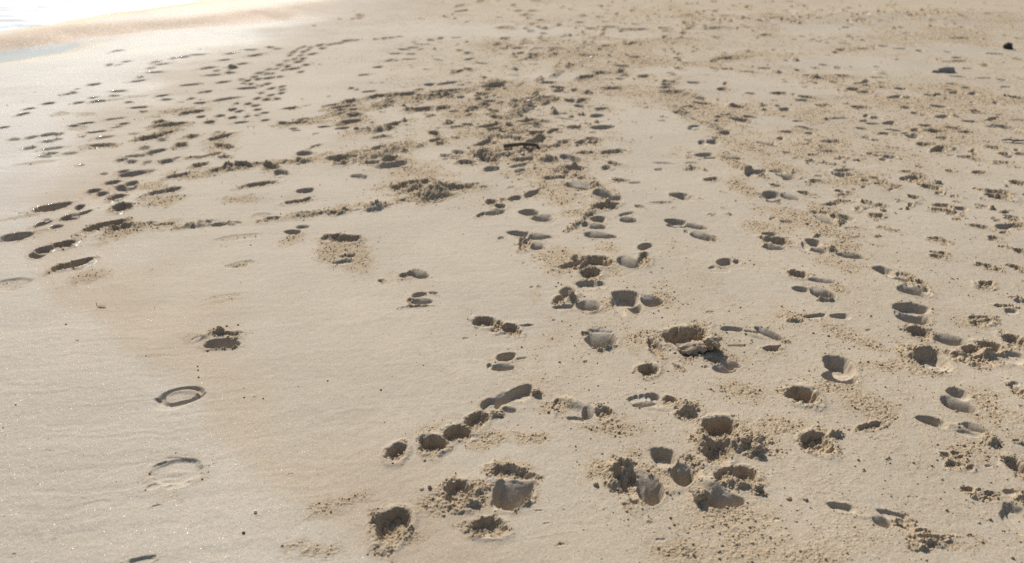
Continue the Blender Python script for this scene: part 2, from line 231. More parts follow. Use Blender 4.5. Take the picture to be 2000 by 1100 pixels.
MARKS['B'] = """
c 250 540 52 15 3 1.1;c 380 528 92 18 8 1;c 400 542 36 15 0 1;c 640 507 92 14 8 1;c 560 540 110 16 5 .8;k 600 525 90 12 6 .9;k 900 463 72 15 3 1.6;c 900 478 80 8 3;m 1000 416 50 9 -5 1.6;c 840 522 42 13 0;c 830 545 50 10 10;c 1100 550 52 11 4;c 1210 547 62 15 -6;c 850 582 42 13 -5;c 620 600 48 15 5;c 480 612 84 15 5;k 430 615 40 12 0 1;c 120 645 46 17 3;c 100 682 62 11 4;c 60 600 72 7 7;c 300 720 38 9 0;c 260 766 42 8 6
p 265 828 54 19 3 1.2;c 60 880 92 13 4;p 40 905 38 12 0;c 220 905 48 13 10;c 310 886 48 15 10;c 580 787 48 12 5;c 690 772 32 9 0;c 570 745 40 16 -10 .8;c 700 707 52 6 5;c 870 702 74 9 9;c 900 720 42 9 0;c 1120 690 62 6 6;c 920 655 44 13 -8;c 1080 675 62 9 5;p 1090 600 62 6 8;k 1235 632 22 11 0 1.6;k 1005 590 22 14 0 1.6;k 1180 575 30 12 20 1.2;p 1300 662 48 5 -6;c 1350 712 44 12 4;p 1505 713 74 13 4 1.1;c 1500 605 44 7 4;c 1450 780 44 11 -4;c 1390 795 40 10 10
c 1560 848 74 12 3;c 1420 855 50 10 0;p 1330 885 66 19 -12 1.1;c 1345 935 60 15 -8 1.1;p 1528 935 30 15 5 1;c 1582 915 46 11 -8;p 890 940 48 13 3 1.2;p 1040 922 62 8 12 .9;c 700 850 38 12 0;c 745 907 50 14 0;c 880 880 64 24 0;k 870 870 60 16 0 1.2;c 980 862 40 12 0;k 1000 742 54 9 0 1;c 960 738 30 8 0;c 1130 788 64 14 4;k 1150 770 40 9 0 1.2;c 850 805 72 9 8;p 150 982 48 9 -6 1.1;c 1240 987 72 8 2;p 1840 911 64 6 -2;p 1820 946 28 6 0;c 1060 890 60 12 0;c 1200 880 40 10 0;c 640 870 36 9 0
p 1110 330 54 10 0;k 1105 326 30 8 0 1.2;c 760 385 28 9 0;p 540 471 32 7 0;p 640 463 62 7 8;k 1320 368 26 8 0 1.4;p 1250 270 54 6 0;p 1150 270 34 5 0;c 1440 312 48 8 0;p 830 350 42 5 -3;p 765 325 34 5 5;p 755 288 20 5 0;p 590 330 34 4 -6;p 400 272 40 5 0;p 450 262 34 5 0;p 350 296 36 5 3;p 330 336 40 5 0;p 250 371 30 5 4;p 175 418 34 5 6;p 200 511 40 6 8;p 130 222 22 6 0;p 75 224 24 6 0;p 20 240 30 6 6;p 245 216 22 5 0;p 290 211 22 6 0;p 330 208 24 5 4;p 375 203 20 4 0;p 550 222 24 6 0;p 605 212 20 6 0;p 500 245 54 3 0;p 690 210 34 3 0;p 440 298 30 4 0;p 430 328 44 4 0;p 150 100 16 4 0;p 510 105 6 4 0;p 330 330 20 4 0
c 960 155 54 9 0;p 1080 160 20 6 0;p 1110 173 26 7 0;p 1180 186 26 6 0;c 960 215 28 8 0;c 1380 125 22 5 0;c 1850 156 36 7 0;c 1860 175 26 6 0;k 1950 215 22 7 0 1.4;c 1990 145 22 8 0;c 1990 595 32 6 0;c 1935 383 22 9 0;m 1870 460 40 10 -10 1.3;p 1880 470 50 6 0;p 1860 487 36 7 0;c 1910 515 84 15 0;c 1390 560 36 11 10;c 1350 500 24 11 0;c 1200 460 50 6 5;c 1420 430 70 16 10 .8;c 1500 405 50 9 0;c 1180 160 30 5 0;c 1260 485 46 7 0;c 1560 490 60 9 0;c 1740 425 40 10 0;c 960 270 30 6 0;c 1030 268 40 6 0;c 1450 160 40 8 0;c 1550 150 50 6 0;c 1680 165 90 9 0 .7;c 1120 60 30 5 0;c 1040 60 26 5 0;c 1140 8 40 5 0;c 1680 250 60 6 0;c 1690 320 40 7 0;c 1620 370 50 8 0
g 500 540 330 44 6;g 800 570 300 60 4;g 1000 500 340 60 0;g 950 720 300 90 0;g 980 840 300 60 0;g 1120 900 250 50 0;g 1430 430 250 40 10;g 1700 340 200 50 0;g 1300 300 240 50 0;g 1600 160 260 30 0;g 120 680 160 60 0;g 80 750 100 40 0;g 430 810 80 60 -30;g 400 900 160 60 0;g 480 960 200 50 0;g 1100 960 200 40 0;g 1450 860 130 40 0;g 960 165 90 20 0;g 1920 530 130 40 0;g 1960 660 60 40 0;g 1700 520 150 26 0;g 700 640 240 30 0;g 1250 1030 250 50 0;g 900 250 160 40 0;g 1930 70 100 60 0;g 1750 60 120 30 0
"""
MARKS['C'] = """
c 25 460 42 9 0;p 160 462 38 6 0;c 15 486 26 7 0;c 70 520 72 13 -3;p 195 547 38 9 -4;p 130 596 42 6 0;c 215 577 50 8 -3;p 125 628 34 4 0;p 160 720 36 8 -4;p 332 745 32 9 6 1.1;c 470 652 38 8 -6;c 420 668 54 13 -8;c 300 652 24 8 0;c 340 642 34 5 0;m 370 592 50 12 0 1.2;c 400 597 46 9 0;c 320 500 38 11 4;p 475 521 34 7 0;c 640 520 52 8 0;p 555 380 44 5 0;c 360 325 112 11 6 1;k 410 318 60 8 0 1;p 275 343 30 8 0;c 565 196 42 8 5;k 620 407 20 7 0 1.2;k 825 435 36 7 0 1.2;c 870 440 36 4 0;c 990 423 46 8 -3;c 965 380 24 8 0;k 720 338 20 7 0 1.2;c 880 363 24 5 0;c 840 380 22 6 0;m 1195 410 40 9 0 1.2;c 1190 433 40 4 0;p 1090 463 54 4 4;p 1130 477 26 6 0
p 1310 498 34 7 0;c 1100 515 50 7 4;p 1280 543 60 8 6;c 1340 548 30 10 0;p 1215 488 24 5 0;c 790 543 44 8 -3;c 760 560 40 6 0;c 870 589 34 8 0;c 1080 600 46 9 0;p 1342 602 34 8 -4;p 1525 596 48 9 -5;p 1165 658 36 8 0;p 1105 675 28 6 0;p 1250 686 48 9 4;p 1275 727 44 7 -5;c 775 715 40 9 -12;p 800 745 30 7 0;p 740 675 36 5 0;p 970 661 64 4 0;p 1545 651 52 8 6;k 1605 648 18 12 0 1.2;p 1700 678 50 7 0;c 1505 734 46 11 0;c 1550 773 38 9 0;c 1455 702 40 7 0;c 1610 716 36 9 -8;c 1445 805 46 11 0;p 1625 806 34 4 0;p 1120 768 26 7 0;p 1175 782 26 7 -4;c 1280 826 44 6 -8;c 910 848 62 9 -4;c 920 796 62 10 0;c 800 788 26 7 0
p 205 797 26 14 0 1;p 262 794 36 12 0 1;b 570 808 48 10 -10 1;p 605 805 14 8 30;p 215 866 60 11 5 1;b 250 885 36 7 0 .8;b 370 888 46 11 -6 1;m 385 905 26 9 0 .6;p 25 918 34 5 0;p 500 970 68 15 5 1;p 620 963 44 8 -3 1;b 670 990 48 13 -12 1;p 1250 858 40 7 -3;p 1255 877 42 12 0;p 1200 853 46 4 0;c 805 903 34 7 4;c 990 882 20 5 0;c 1680 876 50 8 0;c 1825 824 42 11 -5;c 1875 909 44 9 -4;p 1915 880 30 5 0;p 1985 860 38 9 0;c 1750 963 48 9 0;c 1345 962 38 7 0;c 1395 974 32 7 -5;c 1400 1010 40 8 -4;c 1610 521 40 7 4;c 1590 505 36 5 0;c 1600 470 30 6 0;p 1680 491 30 6 0;p 1635 429 42 6 -4;p 1780 438 52 4 0;p 1880 447 28 5 0;p 1900 485 36 5 3
c 1950 546 46 9 -4;p 1690 382 34 4 0;c 1640 340 36 5 0;p 1895 710 60 17 -10 1.1;p 1820 708 26 6 -5;c 1000 955 60 8 0;c 845 1015 38 8 0;c 1170 997 26 6 0;c 1115 1014 28 7 0;p 85 1088 52 9 0;p 590 1090 40 9 0;c 1220 745 50 6 0;c 1340 745 26 5 0;c 940 922 26 5 0;c 870 915 30 5 0;c 780 810 36 5 0;p 660 648 16 5 0;p 630 590 20 7 0;p 1160 690 40 6 0;p 1090 715 30 7 0;c 680 738 46 6 0;p 1720 850 24 5 0;c 270 1000 30 8 0;p 855 988 30 5 0;p 1185 1032 24 6 0;c 1030 980 36 8 0
p 90 217 24 6 0;p 300 160 26 5 0;p 150 145 40 6 0;c 280 160 46 7 0;p 1350 188 24 6 0;p 1550 187 8 4 0;k 1015 207 16 5 0 1;p 1105 225 20 5 0;p 1010 245 34 6 -5;p 715 298 12 4 0;p 610 273 18 5 5;p 720 220 20 3 0;p 860 232 22 4 0;p 905 240 18 4 0;p 1220 258 30 5 0;c 1100 272 46 5 0;c 980 278 30 7 0;p 1310 272 36 4 0;p 1420 284 24 6 0;p 1580 292 20 5 0;p 770 204 20 4 0;p 830 220 20 3 0;c 1650 215 60 5 0;c 1840 300 50 5 0;c 1975 330 26 8 0;c 1630 322 34 5 0;c 1600 345 60 4 0;p 1500 120 24 6 0;p 1320 155 20 4 0;p 1660 155 26 4 0;p 1010 155 26 4 0;c 75 382 22 8 0;p 30 408 24 4 0;p 130 350 40 3 0;c 350 385 40 5 0;c 450 400 50 4 0;p 1210 352 8 5 0;p 1180 375 20 4 0;p 1810 92 26 4 0;p 1500 75 30 4 0;p 1720 70 30 4 0;p 1840 577 16 5 0;c 1970 670 44 4 0;p 1860 640 20 4 0
g 180 600 170 70 -10;g 350 690 160 50 -10;g 480 830 180 60 0;g 350 880 110 50 0;g 650 940 160 60 -10;g 420 1040 90 60 0;g 650 720 120 40 0;g 1050 490 130 30 0;g 1350 590 260 60 -4;g 1500 720 220 40 0;g 800 540 120 24 0;g 640 520 90 20 0;g 110 60 120 70 0;g 370 320 150 18 0;g 1900 560 200 40 0;g 900 430 260 30 0;g 1650 510 120 30 0;g 1150 200 300 26 0;g 1050 275 130 14 0;g 1050 1000 300 80 0;g 850 820 180 50 0
"""

def parse_marks():
    out = []
    for tile, txt in MARKS.items():
        ox, oy = TILES[tile]
        for item in txt.replace('\n', ';').split(';'):
            q = item.split()
            if len(q) < 6:
                continue
            k = q[0]
            x, y, hw, hh, rot = (float(v) for v in q[1:6])
            d = float(q[6]) if len(q) > 6 else None
            out.append((k, ox + x * .35, oy + y * .35, hw * .35, hh * .35, rot, d))
    return out

marks = parse_marks()

# ------------------------------------------------------------------ ground grid: dense near the viewer, coarser far off
Q = 1.0
rows_px = np.concatenate([np.arange(1400, 1130, -6.0), np.arange(1130, 260, -1.0 * Q), np.arange(260, -40, -0.5 * Q)])
Yr = np.array([ground(1000, p)[1] for p in rows_px])
far = Yr[-1] * np.geomspace(1.02, 300, 60)
near = np.array([-400, -120, -40, -15, -6, -3, -1.5, -0.6, 0.0, 0.3, 0.5])
Yr = np.unique(np.concatenate([near, Yr[Yr > 0.55], far]))
side = np.concatenate([np.arange(1061, 1600, 3.0 * Q), np.geomspace(1604, 26000, 56)])
cols = np.concatenate([-side[::-1], np.arange(-1058, 1059, 1.25 * Q), side])
z_of = np.maximum(Yr * cp + CAM_H * sp, 1.9)
nr, nc = len(Yr), len(cols)
X = (cols[None, :] * (z_of / FOC)[:, None])
Y = np.repeat(Yr[:, None], nc, 1)
print('grid', nr, nc, nr * nc)

def window(x0, y0, rad):
    """row and column slices that hold a disc on the ground"""
    r0, r1 = np.searchsorted(Yr, y0 - rad), np.searchsorted(Yr, y0 + rad)
    if r1 <= r0:
        return None
    zz = z_of[r0:r1]
    lo = min((x0 - rad) / zz.min(), (x0 - rad) / zz.max()) * FOC
    hi = max((x0 + rad) / zz.min(), (x0 + rad) / zz.max()) * FOC
    c0, c1 = np.searchsorted(cols, lo), np.searchsorted(cols, hi)
    if c1 <= c0:
        return None
    return slice(r0, r1), slice(c0, c1)

PIT = np.zeros((nr, nc), np.float32)      # depth of prints
MND = np.zeros((nr, nc), np.float32)      # raised sand
RIM = np.zeros((nr, nc), np.float32)
CRU = np.zeros((nr, nc), np.float32)      # 0 smooth crust .. 1 loose grains
CHU = np.zeros((nr, nc), np.float32)      # broken lumps
SMO = np.zeros((nr, nc), np.float32)      # pressed smooth by a sole

# domain noise shared by all stamps (one outline never looks like the next)
WX = fbm(X * 9, Y * 9, 3, 2).astype(np.float32)
WF = fbm(X * 38, Y * 38, 5, 2).astype(np.float32)
WG = fbm(X * 110, Y * 110, 9, 2).astype(np.float32)

def stamp(k, px, py, hw, hh, rot, dep):
    x0, y0 = ground(px, py)
    if not (0.5 < y0 < 40):
        return
    s, sv = scale_at(y0)
    if k in 'pcbk' and py < 330:
        hh *= .82
    a, b = hw / s, hh / sv
    ext = 2.2 * math.hypot(hw, hh)
    rad = max(ext / s, (2.2 * hh + 2.2 * hw * abs(math.sin(math.radians(rot)))) / sv) * 1.05
    w = window(x0, y0, rad)
    if w is None:
        return
    u = (X[w] - x0) * s
    v = (Y[w] - y0) * sv
    c, n = math.cos(math.radians(rot)), math.sin(math.radians(rot))
    p, q = (u * c + v * n) / hw, (-u * n + v * c) / hh
    sk = ((px * 12.9898 + py * 78.233) * 43.7585) % 1.0
    e1, e2, e3 = sk * 2 - 1, (sk * 17.31 % 1) * 2 - 1, sk * 61.7 % 1
    if k in 'pcbf' and hw > 6:                       # no two outlines alike: skewed, egg-shaped, squarer or rounder
        p = p + .28 * e1 * q
        q = q / (1 + .30 * e2 * np.clip(p, -1.5, 1.5))
    ex = 1.75 + 1.1 * e3
    if k in 'pc':                                   # steep far wall, longer ramp towards the viewer
        near = sstep(-q, -.2, 1.3)
        q = np.where(q < 0, q * .74, q)
    r = (np.abs(p) ** ex + np.abs(q) ** ex) ** (1 / ex) if k in 'pc' else np.sqrt(p * p + q * q)
    small = min(a, b)
    wf, wx, wg = WF[w], WX[w], WG[w]
    if k == 'g':
        m = .85 * sstep(r + 0.5 * wx + 0.45 * wf, 1.15, 0.2)
        CRU[w] = np.maximum(CRU[w], m)
        return
    D = min((0.55 if dep is None else dep * 0.64) * max(small, 0.35 * min(max(a, b), .06)), 0.030 + 0.022 * float(sstep(y0, 8.0, 3.2)))
    if k == 'p':
        rr = r + 0.13 * wx + 0.11 * wf + .03 * wg
        f = sstep(rr, 1.06, 0.60)
        f = f * (1 + 0.3 * wx + .12 * wf) * (1 - .5 * near)
        PIT[w] = np.maximum(PIT[w], D * f)
        SMO[w] = np.maximum(SMO[w], .85 * sstep(rr + .15 * wf, 1.0, .8))
        RIM[w] = np.maximum(RIM[w], 0.05 * D * np.exp(-((rr - 1.2) / 0.16) ** 2) * (0.6 + 0.8 * wx))
        CRU[w] = np.maximum(CRU[w], 0.45 * sstep(rr + .5 * wf, 1.7, 1.1))
    elif k == 'b':                                  # long slope down from the arch, crisp near edge
        q2 = np.where(q > 0, q * .72, q * 1.05)
        rr = np.sqrt(p * p + q2 * q2) + 0.10 * wx + 0.07 * wf + .03 * wg
        f = sstep(rr, 1.06, .72) * (.05 + .95 * sstep(q + .15 * wx, 1.25, -.8) ** 1.2)
        PIT[w] = np.maximum(PIT[w], min(3.3 * D, .092) * f)
        SMO[w] = np.maximum(SMO[w], sstep(rr + .15 * wf, 1.0, .8))
        RIM[w] = np.maximum(RIM[w], 0.06 * D * np.exp(-((rr - 1.15) / 0.12) ** 2) * (q < 0))
        CRU[w] = np.maximum(CRU[w], 0.4 * sstep(rr + .5 * wf, 1.6, 1.1))
    elif k == 'c':
        rr = r + 0.16 * wx + 0.22 * wf + 0.08 * wg
        f = sstep(rr, 1.08, 0.6) * (1 + 0.22 * wf + .12 * wg) * (1 - .4 * near)
        PIT[w] = np.maximum(PIT[w], D * f)
        RIM[w] = np.maximum(RIM[w], 0.14 * D * np.exp(-((rr - 1.28) / 0.22) ** 2) * np.clip(0.6 + 1.1 * wx + .6 * wf, 0, 2))
        CRU[w] = np.maximum(CRU[w], .9 * sstep(rr + .55 * wf + .3 * wx, 1.6, .95))
        CHU[w] = np.maximum(CHU[w], .6 * sstep(rr + .7 * wx, 1.5, .95))
    elif k == 'm':
        rr = r + 0.12 * wx + 0.05 * wf
        f = sstep(rr, 1.1, 0.15)
        MND[w] = np.maximum(MND[w], D * 0.75 * f)
    elif k == 'k':
        rr = r + 0.2 * wx + 0.3 * wf + 0.15 * wg
        f = sstep(rr, 1.12, 0.35) * (1 + 0.35 * wf + .2 * wg)
        MND[w] = np.maximum(MND[w], D * 0.8 * f)
        CRU[w] = np.maximum(CRU[w], sstep(rr + .5 * wf, 1.6, 1.0))
        CHU[w] = np.maximum(CHU[w], sstep(rr + .3 * wf, 1.4, .9))
    elif k == 'f':
        rr = r + 0.2 * wx + 0.1 * wf
        PIT[w] = np.maximum(PIT[w], 0.18 * D * sstep(rr, 1.1, 0.7))
        CRU[w] = np.maximum(CRU[w], 0.4 * sstep(rr + .4 * wf, 1.3, 0.6))
    elif k == 'o':
        rr = r + 0.05 * wx + 0.05 * wf
        PIT[w] = np.maximum(PIT[w], 0.015 * (1 + .7 * wx + .4 * wf + .25 * (q < 0)) * np.exp(-((rr - 0.90) / (0.13 + .08 * (q < 0))) ** 2))
        PIT[w] = np.maximum(PIT[w], 0.005 * sstep(np.hypot(p + .1, (q + .55) * .9) + .1 * wx, 1.15, .7))
        CRU[w] = np.maximum(CRU[w], .35 * sstep(rr + .2 * wf, 1.2, .7))

for mk in marks:
    stamp(*mk)

# churned lines where many feet followed each other
LINES = (((330, 348), (480, 326), (620, 312), (760, 292), (850, 285)), ((225, 445), (340, 441), (470, 431), (560, 424), (720, 400), (830, 384)),
         ((560, 250), (700, 214), (830, 194), (970, 164), (1080, 150)), ((880, 305), (1000, 296), (1110, 280)), ((940, 290), (1040, 190), (1110, 115), (1180, 62), (1230, 20)),
         ((1130, 440), (1190, 380), (1110, 335), (1030, 300)), ((690, 265), (820, 230), (960, 205), (1100, 190)), ((1000, 120), (1130, 100), (1260, 82)),
         ((1060, 240), (1000, 270), (900, 262)), ((960, 90), (1080, 70), (1230, 50)), ((1310, 205), (1390, 250), (1440, 300), (1450, 345)))
for ln in LINES:
    for (ax, ay), (bx, by) in zip(ln[:-1], ln[1:]):
        n_ = max(2, int(math.hypot(bx - ax, by - ay) / 13))
        for i_ in range(n_):
            t_ = (i_ + random.random()) / n_
            px, py = ax + (bx - ax) * t_ + random.gauss(0, 5), ay + (by - ay) * t_ + random.gauss(0, 2.5)
            ang = max(-25, min(25, -math.degrees(math.atan2(by - ay, bx - ax)) if bx > ax else 0))
            z_ = .55 + py / 420.0
            stamp('g', px, py, 26 * z_, 5.5 * z_, ang, None)
            if random.random() < .62:
                hw = random.lognormvariate(2.0, .5) * z_
                stamp(random.choice('kkc'), px, py, hw, hw * random.uniform(.2, .38), ang + random.gauss(0, 6), random.uniform(.35, .9))

# windows of firm pale crust between the trodden belts: x y half-width half-height tilt
CRUST = """1270 250 105 55 0;1285 335 80 60 0;1310 420 80 55 0;900 430 170 36 4;860 510 130 80 0;560 270 120 22 3;600 365 120 24 4;460 425 110 24 5;1090 150 110 9 2;1440 165 120 24 0;1700 128 190 20 0
1030 62 160 14 0;880 60 200 20 0;1620 60 120 12 0;700 430 120 30 6;1500 240 80 16 0;1560 180 90 12 0;1330 140 90 10 0;1200 60 90 14 0;860 300 70 14 4;800 225 60 10 4;1880 100 100 12 0;950 600 150 110 0;640 640 160 120 0;740 780 200 90 0;1480 560 70 40 0;1250 470 70 40 0"""
FIRM = np.zeros((nr, nc), np.float32)
for item in CRUST.replace('\n', ';').split(';'):
    px, py, hw, hh, rot = (float(v) for v in item.split())
    x0, y0 = ground(px, py)
    s_, sv_ = scale_at(y0)
    w = window(x0, y0, 1.6 * max(hw / s_, hh / sv_) + 1.6 * hw * abs(math.sin(math.radians(rot))) / sv_)
    if w is None: continue
    u = (X[w] - x0) * s_; v = (Y[w] - y0) * sv_
    c_, n_ = math.cos(math.radians(rot)), math.sin(math.radians(rot))
    r = np.hypot((u * c_ + v * n_) / hw, (-u * n_ + v * c_) / hh)
    FIRM[w] = np.maximum(FIRM[w], sstep(r + .5 * WX[w] + .25 * WF[w], 1.15, .55))

# small unnamed marks between the noted ones (loose belts far off)
def mark_density(px, py):
    d = 0.0
    for (cx, cy, rx, ry, wt) in ((1150, 90, 330, 90, 1.0), (1080, 230, 300, 110, 1.0), (1650, 170, 420, 130, .5), (1500, 40, 500, 50, .9),
                                 (1750, 330, 300, 170, .5), (420, 190, 330, 90, .12), (1350, 320, 100, 130, .4),
                                 (1020, 290, 170, 50, 1.0), (880, 195, 240, 34, 1.0), (1180, 40, 200, 50, 1.0), (1000, 235, 160, 40, .9)):
        q = ((px - cx) / rx) ** 2 + ((py - cy) / ry) ** 2
        d = max(d, wt * math.exp(-q * 1.4))
    return d

for n_mark in range(5600):
    px, py = random.uniform(0, 2050), random.uniform(0, 1) ** 1.5 * 480 + 2
    if n_mark > 5350:                                  # trampled strip on the rise at the far right
        px = random.uniform(1330, 1900); py = 44 - (px - 1330) * .03 + random.gauss(0, 7)
    elif random.random() > mark_density(px, py):
        continue
    x0, y0 = ground(px, py)
    r_ = min(np.searchsorted(Yr, y0), nr - 1)
    if FIRM[r_, min(np.searchsorted(cols, x0 / z_of[r_] * FOC), nc - 1)] > .5 and random.random() < .85:
        continue
    sc_ = 0.6 + py / 480.0
    hw = random.lognormvariate(1.5, .55) * sc_
    hh = hw * random.uniform(.14, .32)
    stamp(random.choice('ccpck'), px, py, hw, hh, random.gauss(3, 6), random.uniform(.6, 1.2))

# nothing outside the frame is left bare either: paw and foot marks carry on to both sides
for _ in range(500):
    d = random.uniform(2, 16)
    sgn = random.choice((-1, 1))
    x = sgn * (0.62 * d + 0.7 + random.uniform(0, 3)) 
    if sgn < 0 and d > 7:
        continue
    z = d * cp + CAM_H * sp
    px = 1000 + FOC * x / z
    v = (CAM_H * cp - d * sp) / z
    py = 550 + FOC * v
    s, sv = scale_at(d)
    stamp(random.choice('ccp'), px, py, random.uniform(.025, .09) * s, random.uniform(.025, .06) * sv, random.uniform(-20, 20), random.uniform(.7, 1.1))

# ------------------------------------------------------------------ broad shape of the beach
def poly_dist(pts, X, Y):
    """signed distance on the ground to a polyline given in photo pixels; positive on its far side"""
    g = [ground(*p) for p in pts]
    best = np.full(X.shape, 1e9, np.float32); sg = np.ones(X.shape, np.float32)
    for (ax, ay), (bx, by) in zip(g[:-1], g[1:]):
        dx, dy = bx - ax, by - ay
        t = np.clip(((X - ax) * dx + (Y - ay) * dy) / (dx * dx + dy * dy), 0, 1)
        d = np.hypot(X - ax - t * dx, Y - ay - t * dy)
        side = (dx * (Y - ay) - dy * (X - ax))
        m = d < best
        best = np.where(m, d, best); sg = np.where(m, np.sign(side), sg)
    return best * sg

shore = [(-900, 215), (-300, 122), (0, 82), (130, 64), (230, 47), (430, 14), (700, -18), (1200, -52), (2600, -80)]
SH = poly_dist(shore, X, Y) + 0.25 * fbm(X * .35, Y * .35, 21, 2)
base = 0.012 * fbm(X * .5, Y * .5, 31, 2) + 0.004 * fbm(X * 2.1, Y * 2.1, 33, 2)
# low step cut by the waves: its face is turned to the viewer, the sand behind it is a little higher
berm = [(-900, 240), (-600, 180), (0, 99), (150, 76), (300, 60), (480, 49), (640, 40), (900, 22), (1300, 4), (2600, -20)]
BD = poly_dist(berm, X, Y) + 0.10 * fbm(X * .9, Y * .9, 23, 2)
BW = 0.55 + 5.0 * sstep(X, -5.5, -0.5)
base = base + 0.11 * sstep(BD / BW, 0, 1)
FACE = (sstep(BD / BW, -.1, .25) * sstep(BD / BW, 1.7, .8) * sstep(X, -2.0, -5.0)).astype(np.float32)
# sand falls away under the sea beyond the shoreline
base = base + np.where(SH > 0, -np.minimum(SH * 0.05, 1.2), 0)
# the dip with standing water before the step
pool = [(-900, 210), (-300, 140), (0, 101), (70, 96), (130, 91)]
PD = poly_dist(pool, X, Y)
base = base - sstep(X, -5.5, -6.6) * 0.085 * np.exp(-(PD / 0.75) ** 2)
# rise of coarser sand at the far right
rise = [(1380, 44), (1600, 34), (1850, 28), (2400, 22)]
RD = poly_dist(rise, X, Y)
base = base + 0.05 * np.exp(-(RD / 0.9) ** 2) * sstep(X, 2.2, 4.5)

# ------------------------------------------------------------------ surface texture in the geometry
loose = CRU
patch = sstep(fbm(X * 1.1, Y * 1.1, 41, 3), 0.05, 0.6)          # large faint areas of thin loose sand
right = sstep(X / np.maximum(z_of[:, None], .1), -0.12, 0.25)
belt = sstep(Y, 4.2, 6.5) * sstep(X / np.maximum(z_of[:, None], .1), -.28, -.05)   # trodden belts farther up the beach
thin = 0.42 * patch * (0.25 + 0.75 * right) + .30 * belt + .26 * right * sstep(Y, 5.5, 3.0)
thin = thin * (1 - FIRM) * (1 + .5 * WX + .4 * WF)
CRU = np.maximum(CRU * (1 - .75 * FIRM * (PIT < .001)), np.clip(thin, 0, .7)).astype(np.float32)
CRU *= 1 - .75 * SMO
CHU *= 1 - .95 * SMO
rough = np.zeros_like(CRU)
l1 = lumps(X * 90, Y * 90, 51, .7)
l2 = lumps(X * 180, Y * 180, 57, .9)
l3 = lumps(X * 36, Y * 36, 63, .55)
rough = CRU * (0.0020 * l1 * np.clip(1 + 1.1 * WX + .5 * WF, .1, 2) + 0.0018 * l2) + sstep(CRU, .6, 1.0) * (0.0025 * l1 + 0.0025 * WF + 0.0022 * WG)
rough = rough + CHU * (0.009 * l3 + 0.003 * l1 + 0.003 * WF)
fl = sstep(Y, 4.5, 8.0)
rough = rough + fl * sstep(CRU, .5, .9) * 0.008 * lumps(X * 13, Y * 8, 71, .5)
# faint wash lines left by the last wave on the smooth sheet
rip = vnoise(X * 3.0 - Y * 1.0, (Y - .12 * X) * 46 + 1.5 * WX, 81) * 0.0004 * (1 + fbm(X * 1.5, Y * 1.5, 85, 2)) + vnoise(X * 1.4, (Y - .12 * X) * 17 + 1.2 * WX, 83) * 0.0007
ripm = sstep(CRU, .35, .05)
fine = 0.0004 * WG + 0.0007 * WF
Z = base - PIT * sstep(PIT, -0.001, 0.004) + np.where(PIT > 0.006, MND * .9, MND) + RIM + rough + ripm * rip + fine
Z = Z.astype(np.float32)

# wetness: the left side was under the last wave
wetline = [(700, -40), (560, 40), (330, 130), (190, 240), (130, 330), (60, 480), (190, 620), (300, 700), (400, 830), (540, 960), (760, 1080), (900, 1200)]
WD = -poly_dist(wetline, X, Y)
WET = sstep(WD + 0.45 * fbm(X * 1.6, Y * 1.6, 91, 3) * (1 + .15 * Y) + .12 * WX, -0.55, 0.5)
WET = np.where(SH > -3, np.maximum(WET, sstep(SH, -2.5, -.5)), WET)
SLICK = sstep(fbm(X * .8 + 3, Y * .8, 95, 3) - CRU * 1.5, -0.35, 0.35)      # smooth firm crust
WET = (np.clip(WET, 0, 1) * (1 - .6 * CRU)).astype(np.float32)
# the film of water still draining back, only next to the waves
drain = [(760, -40), (640, 40), (480, 90), (300, 118), (250, 170), (190, 240), (150, 330), (60, 470), (-60, 640), (-400, 900)]
FILM = sstep(-poly_dist(drain, X, Y) + 0.5 * fbm(X * .7, Y * .7, 97, 3), -.6, .9)
FILM = (FILM * sstep(Y, 2.9, 5.0) * (1 - .8 * np.clip(CRU * 1.5, 0, 1)) * (PIT < .002)).astype(np.float32)
# tide mark: a faint darker damp edge left where that wave stopped
TIDE = (sstep(WD + 0.2 * fbm(X * 2.2, Y * 2.2, 99, 3), -.55, -.12) * sstep(WD + 0.1 * fbm(X * 3, Y * 3, 101, 2), .12, -.02) * sstep(Y, 9, 5)).astype(np.float32)

def grid_mesh(name, X, Y, Z, attrs):
    r, c = X.shape
    me = bpy.data.meshes.new(name)
    me.vertices.add(r * c)
    co = np.empty((r * c, 3), np.float32)
    co[:, 0] = X.ravel(); co[:, 1] = Y.ravel(); co[:, 2] = Z.ravel()
    me.vertices.foreach_set('co', co.ravel())
    i = np.arange(r * c, dtype=np.int32).reshape(r, c)
    q = np.stack([i[:-1, :-1], i[:-1, 1:], i[1:, 1:], i[1:, :-1]], -1).reshape(-1, 4)
    me.loops.add(q.size); me.polygons.add(len(q))
    me.loops.foreach_set('vertex_index', q.ravel())
    me.polygons.foreach_set('loop_start', np.arange(0, q.size, 4, dtype=np.int32))
    me.update(calc_edges=True)
    me.polygons.foreach_set('use_smooth', np.ones(len(q), bool))
    for n, a in attrs.items():
        at = me.attributes.new(n, 'FLOAT', 'POINT')
        at.data.foreach_set('value', a.astype(np.float32).ravel())
    return me

def link(name, me, mat=None, parent=None):
    o = bpy.data.objects.new(name, me)
    S.collection.objects.link(o)
    if mat:
        me.materials.append(mat)
    if parent:
        o.parent = parent
    return o

def tag(o, label, cat, group=None):
    o['label'] = label; o['category'] = cat
    if group:
        o['group'] = group
    return o

